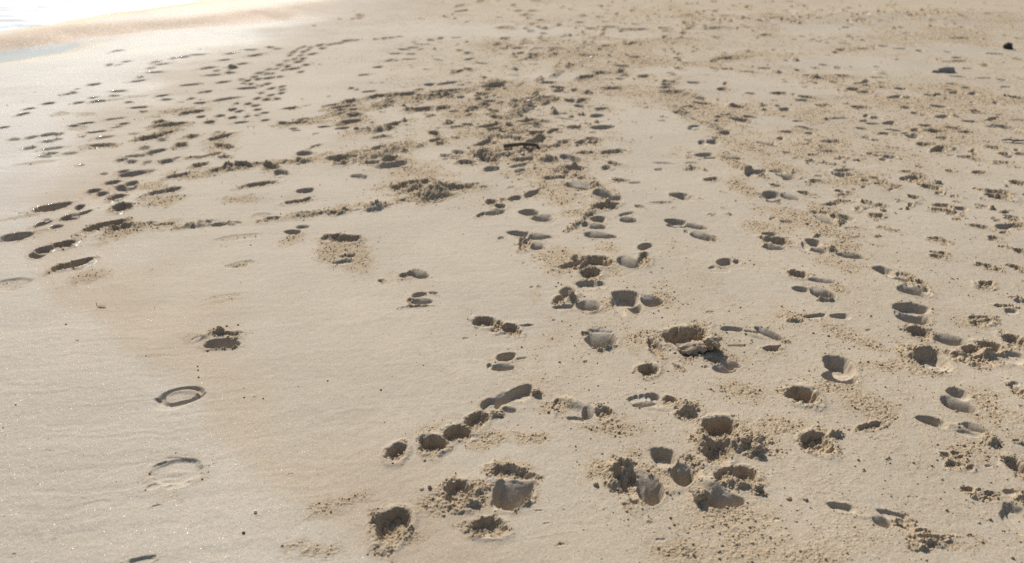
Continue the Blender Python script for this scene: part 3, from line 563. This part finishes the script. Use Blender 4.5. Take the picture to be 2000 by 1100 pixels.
# ------------------------------------------------------------------ materials
class NG:
    def __init__(self, name):
        self.m = bpy.data.materials.new(name); self.m.use_nodes = True
        self.t = self.m.node_tree; self.t.nodes.clear()
        self.out = self.add('ShaderNodeOutputMaterial')
    def add(self, typ, **kw):
        n = self.t.nodes.new(typ)
        for k, v in kw.items():
            if k.startswith('_'):
                setattr(n, k[1:], v)
        return n
    def l(self, a, b):
        self.t.links.new(a, b)
    def val(self, sock, v):
        if hasattr(v, 'is_linked') or isinstance(v, bpy.types.NodeSocket):
            self.l(v, sock)
        else:
            sock.default_value = v
    def math(self, op, a, b=0.0, c=None):
        n = self.t.nodes.new('ShaderNodeMath'); n.operation = op
        self.val(n.inputs[0], a); self.val(n.inputs[1], b)
        if c is not None: self.val(n.inputs[2], c)
        return n.outputs[0]
    def mix(self, f, a, b):
        n = self.t.nodes.new('ShaderNodeMix'); n.data_type = 'RGBA'
        self.val(n.inputs[0], f)
        self.val(n.inputs[6], a); self.val(n.inputs[7], b)
        return n.outputs[2]
    def ramp(self, f, lo, hi, a=0.0, b=1.0):
        n = self.t.nodes.new('ShaderNodeMapRange'); n.clamp = True
        self.val(n.inputs[0], f)
        for i, v in zip((1, 2, 3, 4), (lo, hi, a, b)): self.val(n.inputs[i], v)
        return n.outputs[0]
    def noise(self, vec, scale, detail=2.0, rough=.5):
        n = self.t.nodes.new('ShaderNodeTexNoise'); n.inputs['Scale'].default_value = scale
        n.inputs['Detail'].default_value = detail; n.inputs['Roughness'].default_value = rough
        self.l(vec, n.inputs['Vector'])
        return n.outputs[0]
    def attr(self, name):
        n = self.t.nodes.new('ShaderNodeAttribute'); n.attribute_name = name
        return n.outputs['Fac']

def rgb(r, g, b):
    return (r, g, b, 1.0)

def sand_material(name, crumbs=False):
    g = NG(name)
    tc = g.add('ShaderNodeTexCoord').outputs['Object']
    if crumbs:
        cru = 1.0; wet = 0.0
    else:
        cru = g.attr('loose'); wet = g.attr('wet')
    crust = rgb(.440, .376, .283)
    tan = rgb(.43, .33, .22) if crumbs else rgb(.428, .338, .225)
    wet_sheen = rgb(.44, .397, .318)  # wet sand, with the cool sky sheen painted into its paler base colour
    big = g.noise(tc, 1.7, 4, .6)
    face = 0.0 if crumbs else g.attr('face')
    mid = g.noise(tc, 21, 3, .6)
    col = g.mix(g.ramp(cru, .12, .75), crust, tan)
    col = g.mix(g.math('MULTIPLY', wet, .55), col, wet_sheen)
    if not crumbs:
        col = g.mix(g.math('MULTIPLY', g.attr('tide'), .5), col, rgb(.385, .295, .195))
    col = g.mix(face, col, rgb(.56, .40, .25))
    vary = g.math('ADD', g.ramp(big, .3, .7, .93, 1.06), g.ramp(mid, .3, .7, -.05, .05))
    # single grains: pale quartz, orange and dark ones
    vo = g.add('ShaderNodeTexVoronoi'); vo.inputs['Scale'].default_value = 620
    g.l(tc, vo.inputs['Vector'])
    sepn = g.add('ShaderNodeSeparateColor'); g.l(vo.outputs['Color'], sepn.inputs[0])
    r1, r2, r3 = sepn.outputs[0], sepn.outputs[1], sepn.outputs[2]
    grain = g.ramp(r1, 0, 1, .80, 1.2)
    fac = g.math('MULTIPLY', vary, grain)
    hsv = g.add('ShaderNodeHueSaturation')
    g.l(col, hsv.inputs['Color']); g.l(fac, hsv.inputs['Value'])
    col = hsv.outputs[0]
    col = g.mix(g.math('MULTIPLY', g.math('GREATER_THAN', r2, .93), .45), col, rgb(.52, .27, .10))
    col = g.mix(g.math('MULTIPLY', g.math('LESS_THAN', r2, .05), .55), col, rgb(.10, .08, .065))
    # bump from grains
    h = g.math('ADD', g.math('MULTIPLY', g.noise(tc, 330, 2, .6), .7), g.math('MULTIPLY', g.noise(tc, 1100, 1, .5), .35))
    bp = g.add('ShaderNodeBump'); bp.inputs['Distance'].default_value = .0022
    g.val(bp.inputs['Strength'], g.ramp(cru, 0, .6, .30, .75) if not crumbs else .7)
    g.l(h, bp.inputs['Height'])
    p = g.add('ShaderNodeBsdfPrincipled')
    g.l(col, p.inputs['Base Color']); g.l(bp.outputs[0], p.inputs['Normal'])
    if crumbs:
        p.inputs['Roughness'].default_value = .8; p.inputs['Specular IOR Level'].default_value = .3
        g.l(p.outputs[0], g.out.inputs[0])
        return g.m
    rgh = g.ramp(wet, 0, 1, .75, .62)
    rgh = g.math('ADD', rgh, g.math('MULTIPLY', cru, .2))
    rgh = g.math('ADD', rgh, g.ramp(mid, .3, .7, -.06, .06))
    g.l(rgh, p.inputs['Roughness'])
    g.l(g.ramp(cru, 0, .6, .07, .03), p.inputs['Specular IOR Level'])
    # water held in the surface: a thin clear film, strongest on the wet side and on firm crust
    film = g.math('MULTIPLY', g.math('ADD', g.math('MULTIPLY', g.attr('film'), .7), .0), g.ramp(face, 0, 1, 1, .0))
    g.l(film, p.inputs['Coat Weight'])
    p.inputs['Coat IOR'].default_value = 1.38
    g.l(g.ramp(g.attr('film'), 0, .4, .2, .015), p.inputs['Coat Roughness'])
    bp2 = g.add('ShaderNodeBump'); bp2.inputs['Distance'].default_value = .0012; bp2.inputs['Strength'].default_value = .015
    g.l(h, bp2.inputs['Height']); g.l(bp2.outputs[0], p.inputs['Coat Normal'])
    # glitter: a few grain facets turned every way
    v2 = g.add('ShaderNodeTexVoronoi'); v2.inputs['Scale'].default_value = 800
    g.l(tc, v2.inputs['Vector'])
    sub = g.add('ShaderNodeVectorMath'); sub.operation = 'SUBTRACT'; g.l(v2.outputs['Color'], sub.inputs[0]); sub.inputs[1].default_value = (.5, .5, .5)
    scl = g.add('ShaderNodeVectorMath'); scl.operation = 'SCALE'; g.l(sub.outputs[0], scl.inputs[0]); scl.inputs['Scale'].default_value = .9
    geo = g.add('ShaderNodeNewGeometry')
    addv = g.add('ShaderNodeVectorMath'); addv.operation = 'ADD'; g.l(geo.outputs['Normal'], addv.inputs[0]); g.l(scl.outputs[0], addv.inputs[1])
    nrm = g.add('ShaderNodeVectorMath'); nrm.operation = 'NORMALIZE'; g.l(addv.outputs[0], nrm.inputs[0])
    gl = g.add('ShaderNodeBsdfGlossy'); gl.inputs['Roughness'].default_value = .16; gl.inputs['Color'].default_value = rgb(.9, .9, .9)
    g.l(nrm.outputs[0], gl.inputs['Normal'])
    sep2 = g.add('ShaderNodeSeparateColor'); g.l(v2.outputs['Color'], sep2.inputs[0])
    gm = g.math('GREATER_THAN', g.noise(tc, 620, 0), .60)
    amt = g.math('MULTIPLY', gm, g.math('ADD', .0012, g.math('MULTIPLY', wet, .0075)))
    mx = g.add('ShaderNodeMixShader'); g.l(amt, mx.inputs[0]); g.l(p.outputs[0], mx.inputs[1]); g.l(gl.outputs[0], mx.inputs[2])
    g.l(mx.outputs[0], g.out.inputs[0])
    return g.m

M_SAND = sand_material('beach_sand')
M_CRUMB = sand_material('loose_sand', True)

def water_material(name, foam):
    g = NG(name)
    tc = g.add('ShaderNodeTexCoord').outputs['Object']
    mp = g.add('ShaderNodeMapping'); mp.inputs['Scale'].default_value = (.55, 1.6, 1); mp.inputs['Rotation'].default_value = (0, 0, .35); g.l(tc, mp.inputs[0])
    h = g.math('ADD', g.noise(mp.outputs[0], 1.3, 4, .55), g.math('MULTIPLY', g.noise(tc, 14, 2), .12))
    bp = g.add('ShaderNodeBump'); bp.inputs['Distance'].default_value = .05; bp.inputs['Strength'].default_value = .07
    g.l(h, bp.inputs['Height'])
    p = g.add('ShaderNodeBsdfPrincipled')
    fn = g.noise(mp.outputs[0], 2.2, 5, .65)
    f = g.ramp(fn, .34 if foam else .8, .58 if foam else .9)
    g.l(g.mix(f, rgb(.20, .25, .26), rgb(.52, .57, .61)), p.inputs['Base Color'])
    g.l(g.ramp(f, 0, 1, .10, .6), p.inputs['Roughness'])
    p.inputs['IOR'].default_value = 1.33
    g.l(bp.outputs[0], p.inputs['Normal'])
    g.l(p.outputs[0], g.out.inputs[0])
    return g.m

def plain(name, col, rough=.7, nscale=60, amp=.35, bump=.4, spec=.4):
    g = NG(name)
    tc = g.add('ShaderNodeTexCoord').outputs['Object']
    n = g.noise(tc, nscale, 4, .6)
    hs = g.add('ShaderNodeHueSaturation'); hs.inputs['Color'].default_value = rgb(*col)
    g.l(g.ramp(n, .25, .75, 1 - amp, 1 + amp), hs.inputs['Value'])
    p = g.add('ShaderNodeBsdfPrincipled'); g.l(hs.outputs[0], p.inputs['Base Color'])
    p.inputs['Roughness'].default_value = rough; p.inputs['Specular IOR Level'].default_value = spec
    bp = g.add('ShaderNodeBump'); bp.inputs['Distance'].default_value = .004; bp.inputs['Strength'].default_value = bump
    g.l(n, bp.inputs['Height']); g.l(bp.outputs[0], p.inputs['Normal'])
    g.l(p.outputs[0], g.out.inputs[0])
    return g.m

# ------------------------------------------------------------------ setting objects
beach = link('beach', grid_mesh('beach', X, Y, Z, {'loose': CRU, 'wet': WET, 'face': FACE, 'film': FILM, 'tide': TIDE}), M_SAND)
beach['kind'] = 'structure'

def sheet(name, x0, x1, y0, y1, nx, ny, z, amp, seed):
    xs = np.linspace(x0, x1, nx); ys = np.linspace(y0, y1, ny)
    XX, YY = np.meshgrid(xs, ys)
    ZZ = z + amp * fbm(XX * .8, YY * 1.8, seed, 3)
    return grid_mesh(name, XX, YY, ZZ, {})
sea_m = grid_mesh('sea', *np.meshgrid(np.concatenate([-np.geomspace(14, 4000, 40)[::-1], np.linspace(-13.9, 2, 300), np.geomspace(2.5, 4000, 40)]),
                                      np.concatenate([np.linspace(7, 24, 340), np.linspace(24.2, 40, 60), np.geomspace(40.5, 5000, 60)])), np.zeros((460, 380), np.float32), {})
co = np.empty(460 * 380 * 3, np.float32); sea_m.vertices.foreach_get('co', co); co = co.reshape(-1, 3)
co[:, 2] = 0.084 + 0.003 * fbm(co[:, 0] * .8, co[:, 1] * 1.7, 15, 3)
keep = poly_dist(shore, co[:, 0], co[:, 1]) + 0.25 * fbm(co[:, 0] * .35, co[:, 1] * .35, 21, 2)
co[:, 2] -= np.where(keep < -0.1, 0.6, 0)
sea_m.vertices.foreach_set('co', co.ravel()); sea_m.update()
sea = link('sea', sea_m, water_material('sea_water', True)); sea['kind'] = 'structure'
pl = link('pool_water', sheet('pool_water', -30, -5.2, 6, 14.5, 60, 60, -0.032, .001, 19), water_material('pool_water', False)); pl['kind'] = 'structure'
pm = pl.data; co = np.empty(60 * 60 * 3, np.float32); pm.vertices.foreach_get('co', co); co = co.reshape(-1, 3)
co[:, 2] -= np.where(np.abs(poly_dist(pool, co[:, 0], co[:, 1])) > 1.3, .3, 0)
pm.vertices.foreach_set('co', co.ravel()); pm.update()

# ------------------------------------------------------------------ height lookup for what lies on the sand
def height(x, y):
    x = np.atleast_1d(x); y = np.atleast_1d(y)
    r = np.clip(np.searchsorted(Yr, y), 1, nr - 1)
    r = np.where(y - Yr[r - 1] < Yr[r] - y, r - 1, r)
    c = np.clip(np.searchsorted(cols, x / z_of[r] * FOC), 0, nc - 1)
    return Z[r, c]

# ------------------------------------------------------------------ loose crumbs of sand
def ico():
    t = (1 + 5 ** .5) / 2
    v = np.array([(-1, t, 0), (1, t, 0), (-1, -t, 0), (1, -t, 0), (0, -1, t), (0, 1, t), (0, -1, -t), (0, 1, -t), (t, 0, -1), (t, 0, 1), (-t, 0, -1), (-t, 0, 1)], float)
    v /= np.linalg.norm(v[0])
    f = np.array([(0, 11, 5), (0, 5, 1), (0, 1, 7), (0, 7, 10), (0, 10, 11), (1, 5, 9), (5, 11, 4), (11, 10, 2), (10, 7, 6), (7, 1, 8),
                  (3, 9, 4), (3, 4, 2), (3, 2, 6), (3, 6, 8), (3, 8, 9), (4, 9, 5), (2, 4, 11), (6, 2, 10), (8, 6, 7), (9, 8, 1)])
    return v, f

def tri_mesh(name, co, tri, smooth=True):
    me = bpy.data.meshes.new(name)
    me.vertices.add(len(co)); me.vertices.foreach_set('co', co.astype(np.float32).ravel())
    me.loops.add(tri.size); me.polygons.add(len(tri))
    me.loops.foreach_set('vertex_index', tri.astype(np.int32).ravel())
    me.polygons.foreach_set('loop_start', np.arange(0, tri.size, 3, dtype=np.int32))
    me.update(calc_edges=True)
    me.polygons.foreach_set('use_smooth', np.full(len(tri), smooth))
    return me

def scatter_crumbs(n):
    # area of each grid cell inside the view, weighted by how loose the sand is there
    rsel = np.where((Yr > 1.5) & (Yr < 15))[0]
    csel = np.where(np.abs(cols) < 1058)[0]
    sub = np.ix_(rsel, csel)
    dy = np.gradient(Yr)[rsel]; dx = 1.25 * Q * z_of[rsel] / FOC
    w = (CRU[sub] ** 1.6 + 0.0035) * (1 - .85 * WET[sub]) * (dx * dy)[:, None] * (1.0 / (1 + (Yr[rsel] / 4.0) ** 2))[:, None]
    cum = np.cumsum(w.ravel()); cum /= cum[-1]
    idx = np.searchsorted(cum, rng.random(n))
    r = rsel[idx // len(csel)]; c = csel[idx % len(csel)]
    y = Yr[r] + (rng.random(n) - .5) * np.gradient(Yr)[r]
    x = (cols[c] + (rng.random(n) - .5) * 1.25) * z_of[r] / FOC
    cr = CRU[r, c]
    size = np.exp(rng.normal(math.log(.0014), .55, n)) * (1 + .9 * cr * rng.random(n) ** 3) * (1 + .16 * np.maximum(y - 3, 0))
    size = np.clip(size, .0009, .0056)
    z = Z[r, c] + size * rng.uniform(-.1, .5, n)
    v, f = ico()
    jit = rng.normal(1, .16, (n, 12, 1))
    sc3 = size[:, None] * rng.uniform(.7, 1.25, (n, 3))
    ang = rng.random(n) * 6.283
    P = v[None] * jit
    P = P * sc3[:, None, :]
    ca, sa = np.cos(ang)[:, None], np.sin(ang)[:, None]
    co = np.stack([P[..., 0] * ca - P[..., 1] * sa + x[:, None], P[..., 0] * sa + P[..., 1] * ca + y[:, None], P[..., 2] * .85 + z[:, None]], -1)
    tri = (f[None] + (np.arange(n) * 12)[:, None, None]).reshape(-1, 3)
    return tri_mesh('sand_crumbs', co.reshape(-1, 3), tri)

crumbs = link('sand_crumbs', scatter_crumbs(80000), M_CRUMB)
crumbs['kind'] = 'stuff'

# ------------------------------------------------------------------ things lying on the beach
import bmesh

def lump_mesh(name, rx, ry, rz, seed, rough=.18, freq=2.2, sub=4, flat=0.0, fine=.05):
    """an uneven rounded body: stone, clod or lump"""
    bm = bmesh.new()
    bmesh.ops.create_icosphere(bm, subdivisions=sub, radius=1.0)
    me = bpy.data.meshes.new(name); bm.to_mesh(me); bm.free()
    n = len(me.vertices)
    co = np.empty(n * 3, np.float32); me.vertices.foreach_get('co', co); co = co.reshape(-1, 3).astype(float)
    def n3(f, sd):
        return (vnoise(co[:, 0] * f + sd, co[:, 1] * f - sd, sd) + vnoise(co[:, 1] * f + 3.1, co[:, 2] * f + sd, sd + 5) + vnoise(co[:, 2] * f - sd, co[:, 0] * f, sd + 9)) / 1.7
    d = 1 + rough * n3(freq, seed) + rough * .5 * n3(freq * 2.3, seed + 20) + fine * n3(freq * 6, seed + 40)
    co = co * d[:, None]
    if flat:
        co[:, 2] = np.where(co[:, 2] > flat, flat + (co[:, 2] - flat) * .25, co[:, 2])
    co *= np.array([rx, ry, rz])
    me.vertices.foreach_set('co', co.astype(np.float32).ravel()); me.update()
    me.polygons.foreach_set('use_smooth', np.ones(len(me.polygons), bool))
    return me

def tube_mesh(name, pts, rad, seg=12, seed=1, warp=.12, caps=True):
    """an uneven stick along a line of points"""
    P = np.array(pts, float); R = np.array(rad, float)
    m = 8 * (len(P) - 1) + 1
    t = np.linspace(0, len(P) - 1, m)
    C = np.stack([np.interp(t, np.arange(len(P)), P[:, k]) for k in range(3)], 1)
    for _ in range(3):
        C[1:-1] = (C[:-2] + 2 * C[1:-1] + C[2:]) / 4
    r = np.interp(t, np.arange(len(P)), R)
    T = np.gradient(C, axis=0); T /= np.linalg.norm(T, axis=1)[:, None]
    up = np.array([0.05, 0.1, 1.0])
    A = np.cross(T, up); A /= np.linalg.norm(A, axis=1)[:, None]
    B = np.cross(A, T)
    th = np.linspace(0, 2 * math.pi, seg, endpoint=False)
    k = 1 + warp * vnoise(np.repeat(t[:, None], seg, 1) * 1.7 + seed, np.cos(th)[None] * 1.6 + np.sin(th)[None] + np.zeros((m, 1)), seed)
    V = C[:, None] + (A[:, None] * np.cos(th)[None, :, None] + B[:, None] * np.sin(th)[None, :, None]) * (r[:, None] * k)[..., None]
    V = V.reshape(-1, 3).tolist()
    F = [(i * seg + j, i * seg + (j + 1) % seg, (i + 1) * seg + (j + 1) % seg, (i + 1) * seg + j) for i in range(m - 1) for j in range(seg)]
    V.append(tuple(C[0] - T[0] * r[0] * .25)); V.append(tuple(C[-1] + T[-1] * r[-1] * .25))
    n = len(V)
    F += [(n - 2, (j + 1) % seg, j) for j in range(seg)] + [(n - 1, (m - 1) * seg + j, (m - 1) * seg + (j + 1) % seg) for j in range(seg)]
    me = bpy.data.meshes.new(name); me.from_pydata(V, [], F); me.update()
    me.polygons.foreach_set('use_smooth', np.ones(len(me.polygons), bool))
    return me

def base_at(px, py):
    x, y = ground(px, py)
    return Vector((x, y, float(height(x, y)[0])))

def empty(name, loc):
    o = bpy.data.objects.new(name, None); S.collection.objects.link(o); o.location = loc; o.empty_display_size = .05
    return o

M_WOOD = plain('driftwood_bark', (.125, .10, .072), .85, 70, .5, .8)
M_WOOD2 = plain('grey_twig', (.085, .065, .045), .8, 90, .4, .6)
M_ROCK = plain('grey_rock', (.32, .275, .215), .8, 22, .3, .7)
M_DARK = plain('dark_stone', (.05, .044, .038), .75, 30, .4, .7)
M_WEED = plain('dry_seaweed', (.028, .027, .024), .5, 80, .4, .5)
M_LEAF = plain('brown_leaf', (.26, .125, .05), .6, 120, .4, .4)
M_SHELL = plain('pale_shell', (.74, .69, .62), .4, 90, .15, .2)
M_PINK = plain('pinkish_shell', (.62, .50, .42), .5, 90, .15, .3)
M_PEB = plain('brown_pebble', (.09, .07, .055), .6, 200, .3, .3)

# driftwood stick among the trodden sand
b = base_at(1018, 291)
d = empty('driftwood_stick', b); tag(d, 'dark curved driftwood stick lying on trodden sand in the middle distance', 'stick')
link('shaft', tube_mesh('shaft', [(-.135, -.01, .018), (-.07, .0, .026), (0, .008, .031), (.07, .008, .029), (.125, .0, .022)], [.0145, .0150, .0145, .013, .012], seed=3), M_WOOD, d)
link('stub', tube_mesh('stub', [(.112, .004, .030), (.124, -.008, .018), (.140, -.030, .0)], [.0105, .0135, .008], seed=7), M_WOOD, d)

# twig far off near the water, with a white shell at its tip
b = base_at(884, 28)
t = empty('twig', b); tag(t, 'thin dark twig with a knobbed end lying near the water', 'twig', None)
link('stem', tube_mesh('stem', [(-.10, -.05, .012), (-.02, -.01, .022), (.06, .03, .026), (.13, .06, .034)], [.008, .009, .010, .013], seed=5), M_WOOD2, t)
link('knob', lump_mesh('knob', .018, .018, .02, 5, sub=3), M_WOOD, t)
t.children[-1].location = (.135, .062, .036)
o = link('shell', lump_mesh('shell', .032, .028, .028, 8, .1, sub=3), M_SHELL); o.location = base_at(866, 31) + Vector((0, 0, .014))
tag(o, 'bright white shell at the left tip of the far twig', 'shell')

o = link('rock', lump_mesh('rock', .105, .075, .062, 21, .16, 1.7, 4, .75), M_ROCK)
o.location = base_at(1847, 141) + Vector((0, 0, .012)); o.rotation_euler = (0, .05, .2)
tag(o, 'broad low grey rock half sunk in the sand at upper right', 'rock')
o = link('rock', lump_mesh('rock', .060, .045, .035, 33, .15, 1.9, 4, .6), plain('paler_rock', (.25, .22, .19), .85, 25, .25, .6))
o.location = base_at(1828, 142) + Vector((0, 0, .004))
tag(o, 'flat paler stone touching the left end of the broad grey rock', 'rock')
o = link('stone', lump_mesh('stone', .066, .045, .047, 44, .2, 1.9, 4), M_DARK)
o.location = base_at(1968, 95) + Vector((0, 0, .03)); o.rotation_euler = (0, .42, .3)
tag(o, 'black rounded stone sitting on pale sand at far upper right', 'stone')

def ribbon(name, pts, width, thick, seed):
    """a flat curled strip with real thickness"""
    P = np.array(pts, float); m = 14
    tt = np.linspace(0, len(P) - 1, m)
    C = np.stack([np.interp(tt, np.arange(len(P)), P[:, k]) for k in range(3)], 1)
    T = np.gradient(C, axis=0); T /= np.linalg.norm(T, axis=1)[:, None]
    A = np.stack([-T[:, 1], T[:, 0], np.zeros(m)], 1); A /= np.linalg.norm(A, axis=1)[:, None]
    V, F = [], []
    for i in range(m):
        wd_ = width * math.sin(math.pi * (i + .6) / (m + .2)) ** .6 * (1 + .25 * math.sin(i * 1.7 + seed))
        for j in range(5):
            q = (j - 2) / 2.0
            for zz in (0, thick):
                V.append(tuple(C[i] + A[i] * wd_ * q + np.array([0, 0, zz + .35 * wd_ * q * q])))
    ix = lambda i, j, k: (i * 5 + j) * 2 + k
    for i in range(m - 1):
        for j in range(4):
            F.append((ix(i, j, 1), ix(i + 1, j, 1), ix(i + 1, j + 1, 1), ix(i, j + 1, 1)))
            F.append((ix(i, j, 0), ix(i, j + 1, 0), ix(i + 1, j + 1, 0), ix(i + 1, j, 0)))
        F.append((ix(i, 0, 0), ix(i + 1, 0, 0), ix(i + 1, 0, 1), ix(i, 0, 1)))
        F.append((ix(i, 4, 1), ix(i + 1, 4, 1), ix(i + 1, 4, 0), ix(i, 4, 0)))
    for j in range(4):
        F.append((ix(0, j, 0), ix(0, j, 1), ix(0, j + 1, 1), ix(0, j + 1, 0)))
        F.append((ix(m - 1, j, 1), ix(m - 1, j, 0), ix(m - 1, j + 1, 0), ix(m - 1, j + 1, 1)))
    me = bpy.data.meshes.new(name); me.from_pydata(V, [], F); me.update()
    me.polygons.foreach_set('use_smooth', np.ones(len(me.polygons), bool))
    return me

b = base_at(1902, 220)
w_ = empty('seaweed', b); tag(w_, 'small black scrap of dried seaweed on sand at right', 'seaweed')
link('frond', ribbon('frond', [(-.045, .01, .018), (0, 0, .012), (.045, -.02, .006)], .012, .004, 1), M_WEED, w_)
link('frond', ribbon('frond', [(-.045, -.03, .008), (-.01, -.01, .014), (.03, .02, .022)], .010, .004, 3), M_WEED, w_)
b = base_at(1978, 278)
w_ = empty('seaweed', b); tag(w_, 'long dark strand of seaweed reaching the right edge of the view', 'seaweed')
link('frond', ribbon('frond', [(-.09, .01, .008), (-.04, .0, .016), (.01, -.01, .008), (.12, .0, .012)], .012, .005, 5), M_WEED, w_)
link('frond', ribbon('frond', [(-.02, -.03, .006), (.01, -.02, .014), (.03, -.01, .02)], .010, .005, 8), M_WEED, w_)

b = base_at(198, 599)
l_ = empty('dead_leaf', b); tag(l_, 'tiny curled brown leaf alone on smooth wet sand at left', 'leaf')
link('blade', ribbon('blade', [(-.018, .0, .002), (-.006, .002, .004), (.008, .0, .005), (.024, -.003, .006)], .007, .0012, 2), M_LEAF, l_)
link('stem', tube_mesh('stem', [(-.018, 0, .003), (-.023, .004, .010), (-.026, .012, .018)], [.0013, .0012, .0010], 8), M_WOOD2, l_)

for (px, py, rx, ry, rz, m, lab) in (
        (990, 299, .016, .009, .011, M_SHELL, 'white shell chip in loose sand just below the left end of the driftwood'),
        (1021, 303, .018, .014, .012, M_PINK, 'pinkish shell piece in loose sand below the middle of the driftwood'),
        (1033, 203, .034, .024, .026, M_PINK, 'pale pinkish shell lump in the trodden belt beyond the driftwood'),
        (1026, 193, .022, .014, .016, M_SHELL, 'pale shell bit right behind the pinkish lump in the trodden belt'),
        (1155, 115, .022, .016, .012, M_SHELL, 'small pale shell on trodden sand far off at top centre'),
        (1312, 33, .028, .02, .018, M_SHELL, 'pale shell speck farthest off on the sand near the top edge')):
    o = link('shell', lump_mesh('shell', rx, ry, rz, int(px), .16, 2.0, 3), m)
    o.location = base_at(px, py) + Vector((0, 0, rz * .6)); o.rotation_euler = (.2, .3, px)
    tag(o, lab, 'shell')
o = link('pebble', lump_mesh('pebble', .0052, .0045, .0045, 3, .12, 2, 3), M_SHELL); o.location = base_at(499, 1001) + Vector((0, 0, .003))
tag(o, 'tiny white pebble on smooth sand near the bottom edge', 'pebble')
for (px, py, r, lab) in ((388, 738, .0032, 'lowest dark pebble of the short row beside the left sole print'),
                         (387, 724, .0028, 'middle dark pebble of the short row above the left sole print'),
                         (386, 717, .0028, 'topmost dark pebble of the short row above the left sole print'),
                         (443, 638, .004, 'dark pebble just above the deep lone print at left'),
                         (465, 635, .004, 'dark pebble right of the one above the lone left print'),
                         (129, 633, .0036, 'lone dark pebble on wet sand below the curled leaf'),
                         (477, 777, .0026, 'tiny dark pebble on smooth sand right of the ring shaped print'),
                         (476, 1042, .0042, 'flattish dark pebble near bottom left of the speckled sand')):
    o = link('pebble', lump_mesh('pebble', r * 1.2, r, r * .8, int(px + py), .15, 2, 3), M_PEB); o.location = base_at(px, py) + Vector((0, 0, r * .5))
    tag(o, lab, 'pebble')

# broken lumps of damp sand kicked out of the prints
for (px, py, rx, ry, rz, lab) in (
        (1164, 945, .0085, .008, .0075, 'lone round sand clod left of the crumbled pits at bottom centre'),
        (823, 956, .008, .006, .006, 'wide sand clod beside the peaked clod left of the large heel print'),
        (839, 954, .006, .006, .008, 'peaked sand clod left of the large heel print at bottom centre'),
        (1541, 973, .009, .008, .006, 'left sand clod of the pair on open sand at lower right'),
        (1573, 975, .008, .007, .0055, 'right sand clod of the pair on open sand at lower right'),
        (963, 806, .012, .012, .011, 'sand clod on the edge of the barefoot print at lower centre'),
        (976, 812, .013, .009, .008, 'flat sand clod beside the barefoot print at lower centre'),
        (1046, 769, .014, .012, .013, 'rounded sand clod past the toe of the barefoot print'),
        (1476, 883, .020, .018, .016, 'round sand lump at right end of the churned heap'),
        (1455, 870, .017, .015, .014, 'sand lump in the churned heap beside its round end lump'),
        (1362, 976, .018, .016, .016, 'sand lump on the near edge of the lowest crumbled pit'),
        (1377, 972, .017, .013, .019, 'pale upright sand lump beside the lowest crumbled pit'),
        (1481, 955, .013, .011, .009, 'sand clod right of the lowest crumbled pit'),
        (430, 647, .014, .010, .010, 'sand lump standing behind the deep lone print at left'),
        (1115, 583, .016, .014, .013, 'tan sand lump between two prints in the middle of the beach'),
        (742, 546, .009, .008, .008, 'dark sand clod left of the small print in the middle of the beach')):
    o = link('sand_clod', lump_mesh('sand_clod', rx, ry, rz, int(px * 3 + py), .24, 2.2, 4, 0, .10), M_CRUMB)
    o.location = base_at(px, py) + Vector((0, 0, rz * .35)); o.rotation_euler = (0, 0, px * 1.3)
    tag(o, lab, 'sand clod')

def slab_mesh(name, lx, ly, lz, seed):
    """a broken piece of sand crust: smooth top, rough broken sides"""
    bm = bmesh.new()
    bmesh.ops.create_cube(bm, size=1.0)
    bmesh.ops.subdivide_edges(bm, edges=bm.edges[:], cuts=18, use_grid_fill=True)
    me = bpy.data.meshes.new(name); bm.to_mesh(me); bm.free()
    n = len(me.vertices); co = np.empty(n * 3, np.float32); me.vertices.foreach_get('co', co); co = co.reshape(-1, 3).astype(float)
    # round the block a little, then break its sides
    L = np.linalg.norm(co, axis=1)[:, None]
    co = co * (1 - .38 * np.clip(L - .5, 0, .4))
    co *= np.array([lx, ly, lz])
    side = 1 - sstep(co[:, 2], lz * .30, lz * .46)
    nx = fbm(co[:, 0] * 45 + seed, co[:, 2] * 60 + co[:, 1] * 30, seed, 3); ny = fbm(co[:, 0] * 50, co[:, 2] * 60 + seed, seed + 4, 3)
    co[:, 1] += ny * .020 * (.4 + side); co[:, 0] += nx * .016 * (.4 + side); co[:, 2] += .014 * fbm(co[:, 0] * 30, co[:, 1] * 30, seed + 8, 3)
    me.vertices.foreach_set('co', co.astype(np.float32).ravel()); me.update()
    me.polygons.foreach_set('use_smooth', np.ones(n and len(me.polygons), bool))
    return me
o = link('sand_slab', slab_mesh('sand_slab', .115, .05, .04, 4), M_CRUMB)
o.location = base_at(1352, 684) + Vector((0, 0, .008)); o.rotation_euler = (.30, -.08, .10)
tag(o, 'long broken slab of damp sand standing at the near edge of a wide print', 'sand slab')
o = link('sand_slab', slab_mesh('sand_slab', .055, .05, .058, 9), M_CRUMB)
o.location = base_at(1388, 682) + Vector((0, 0, .022)); o.rotation_euler = (.1, .28, -.3)
tag(o, 'tilted upright chunk of damp sand at the right end of the long slab', 'sand slab')
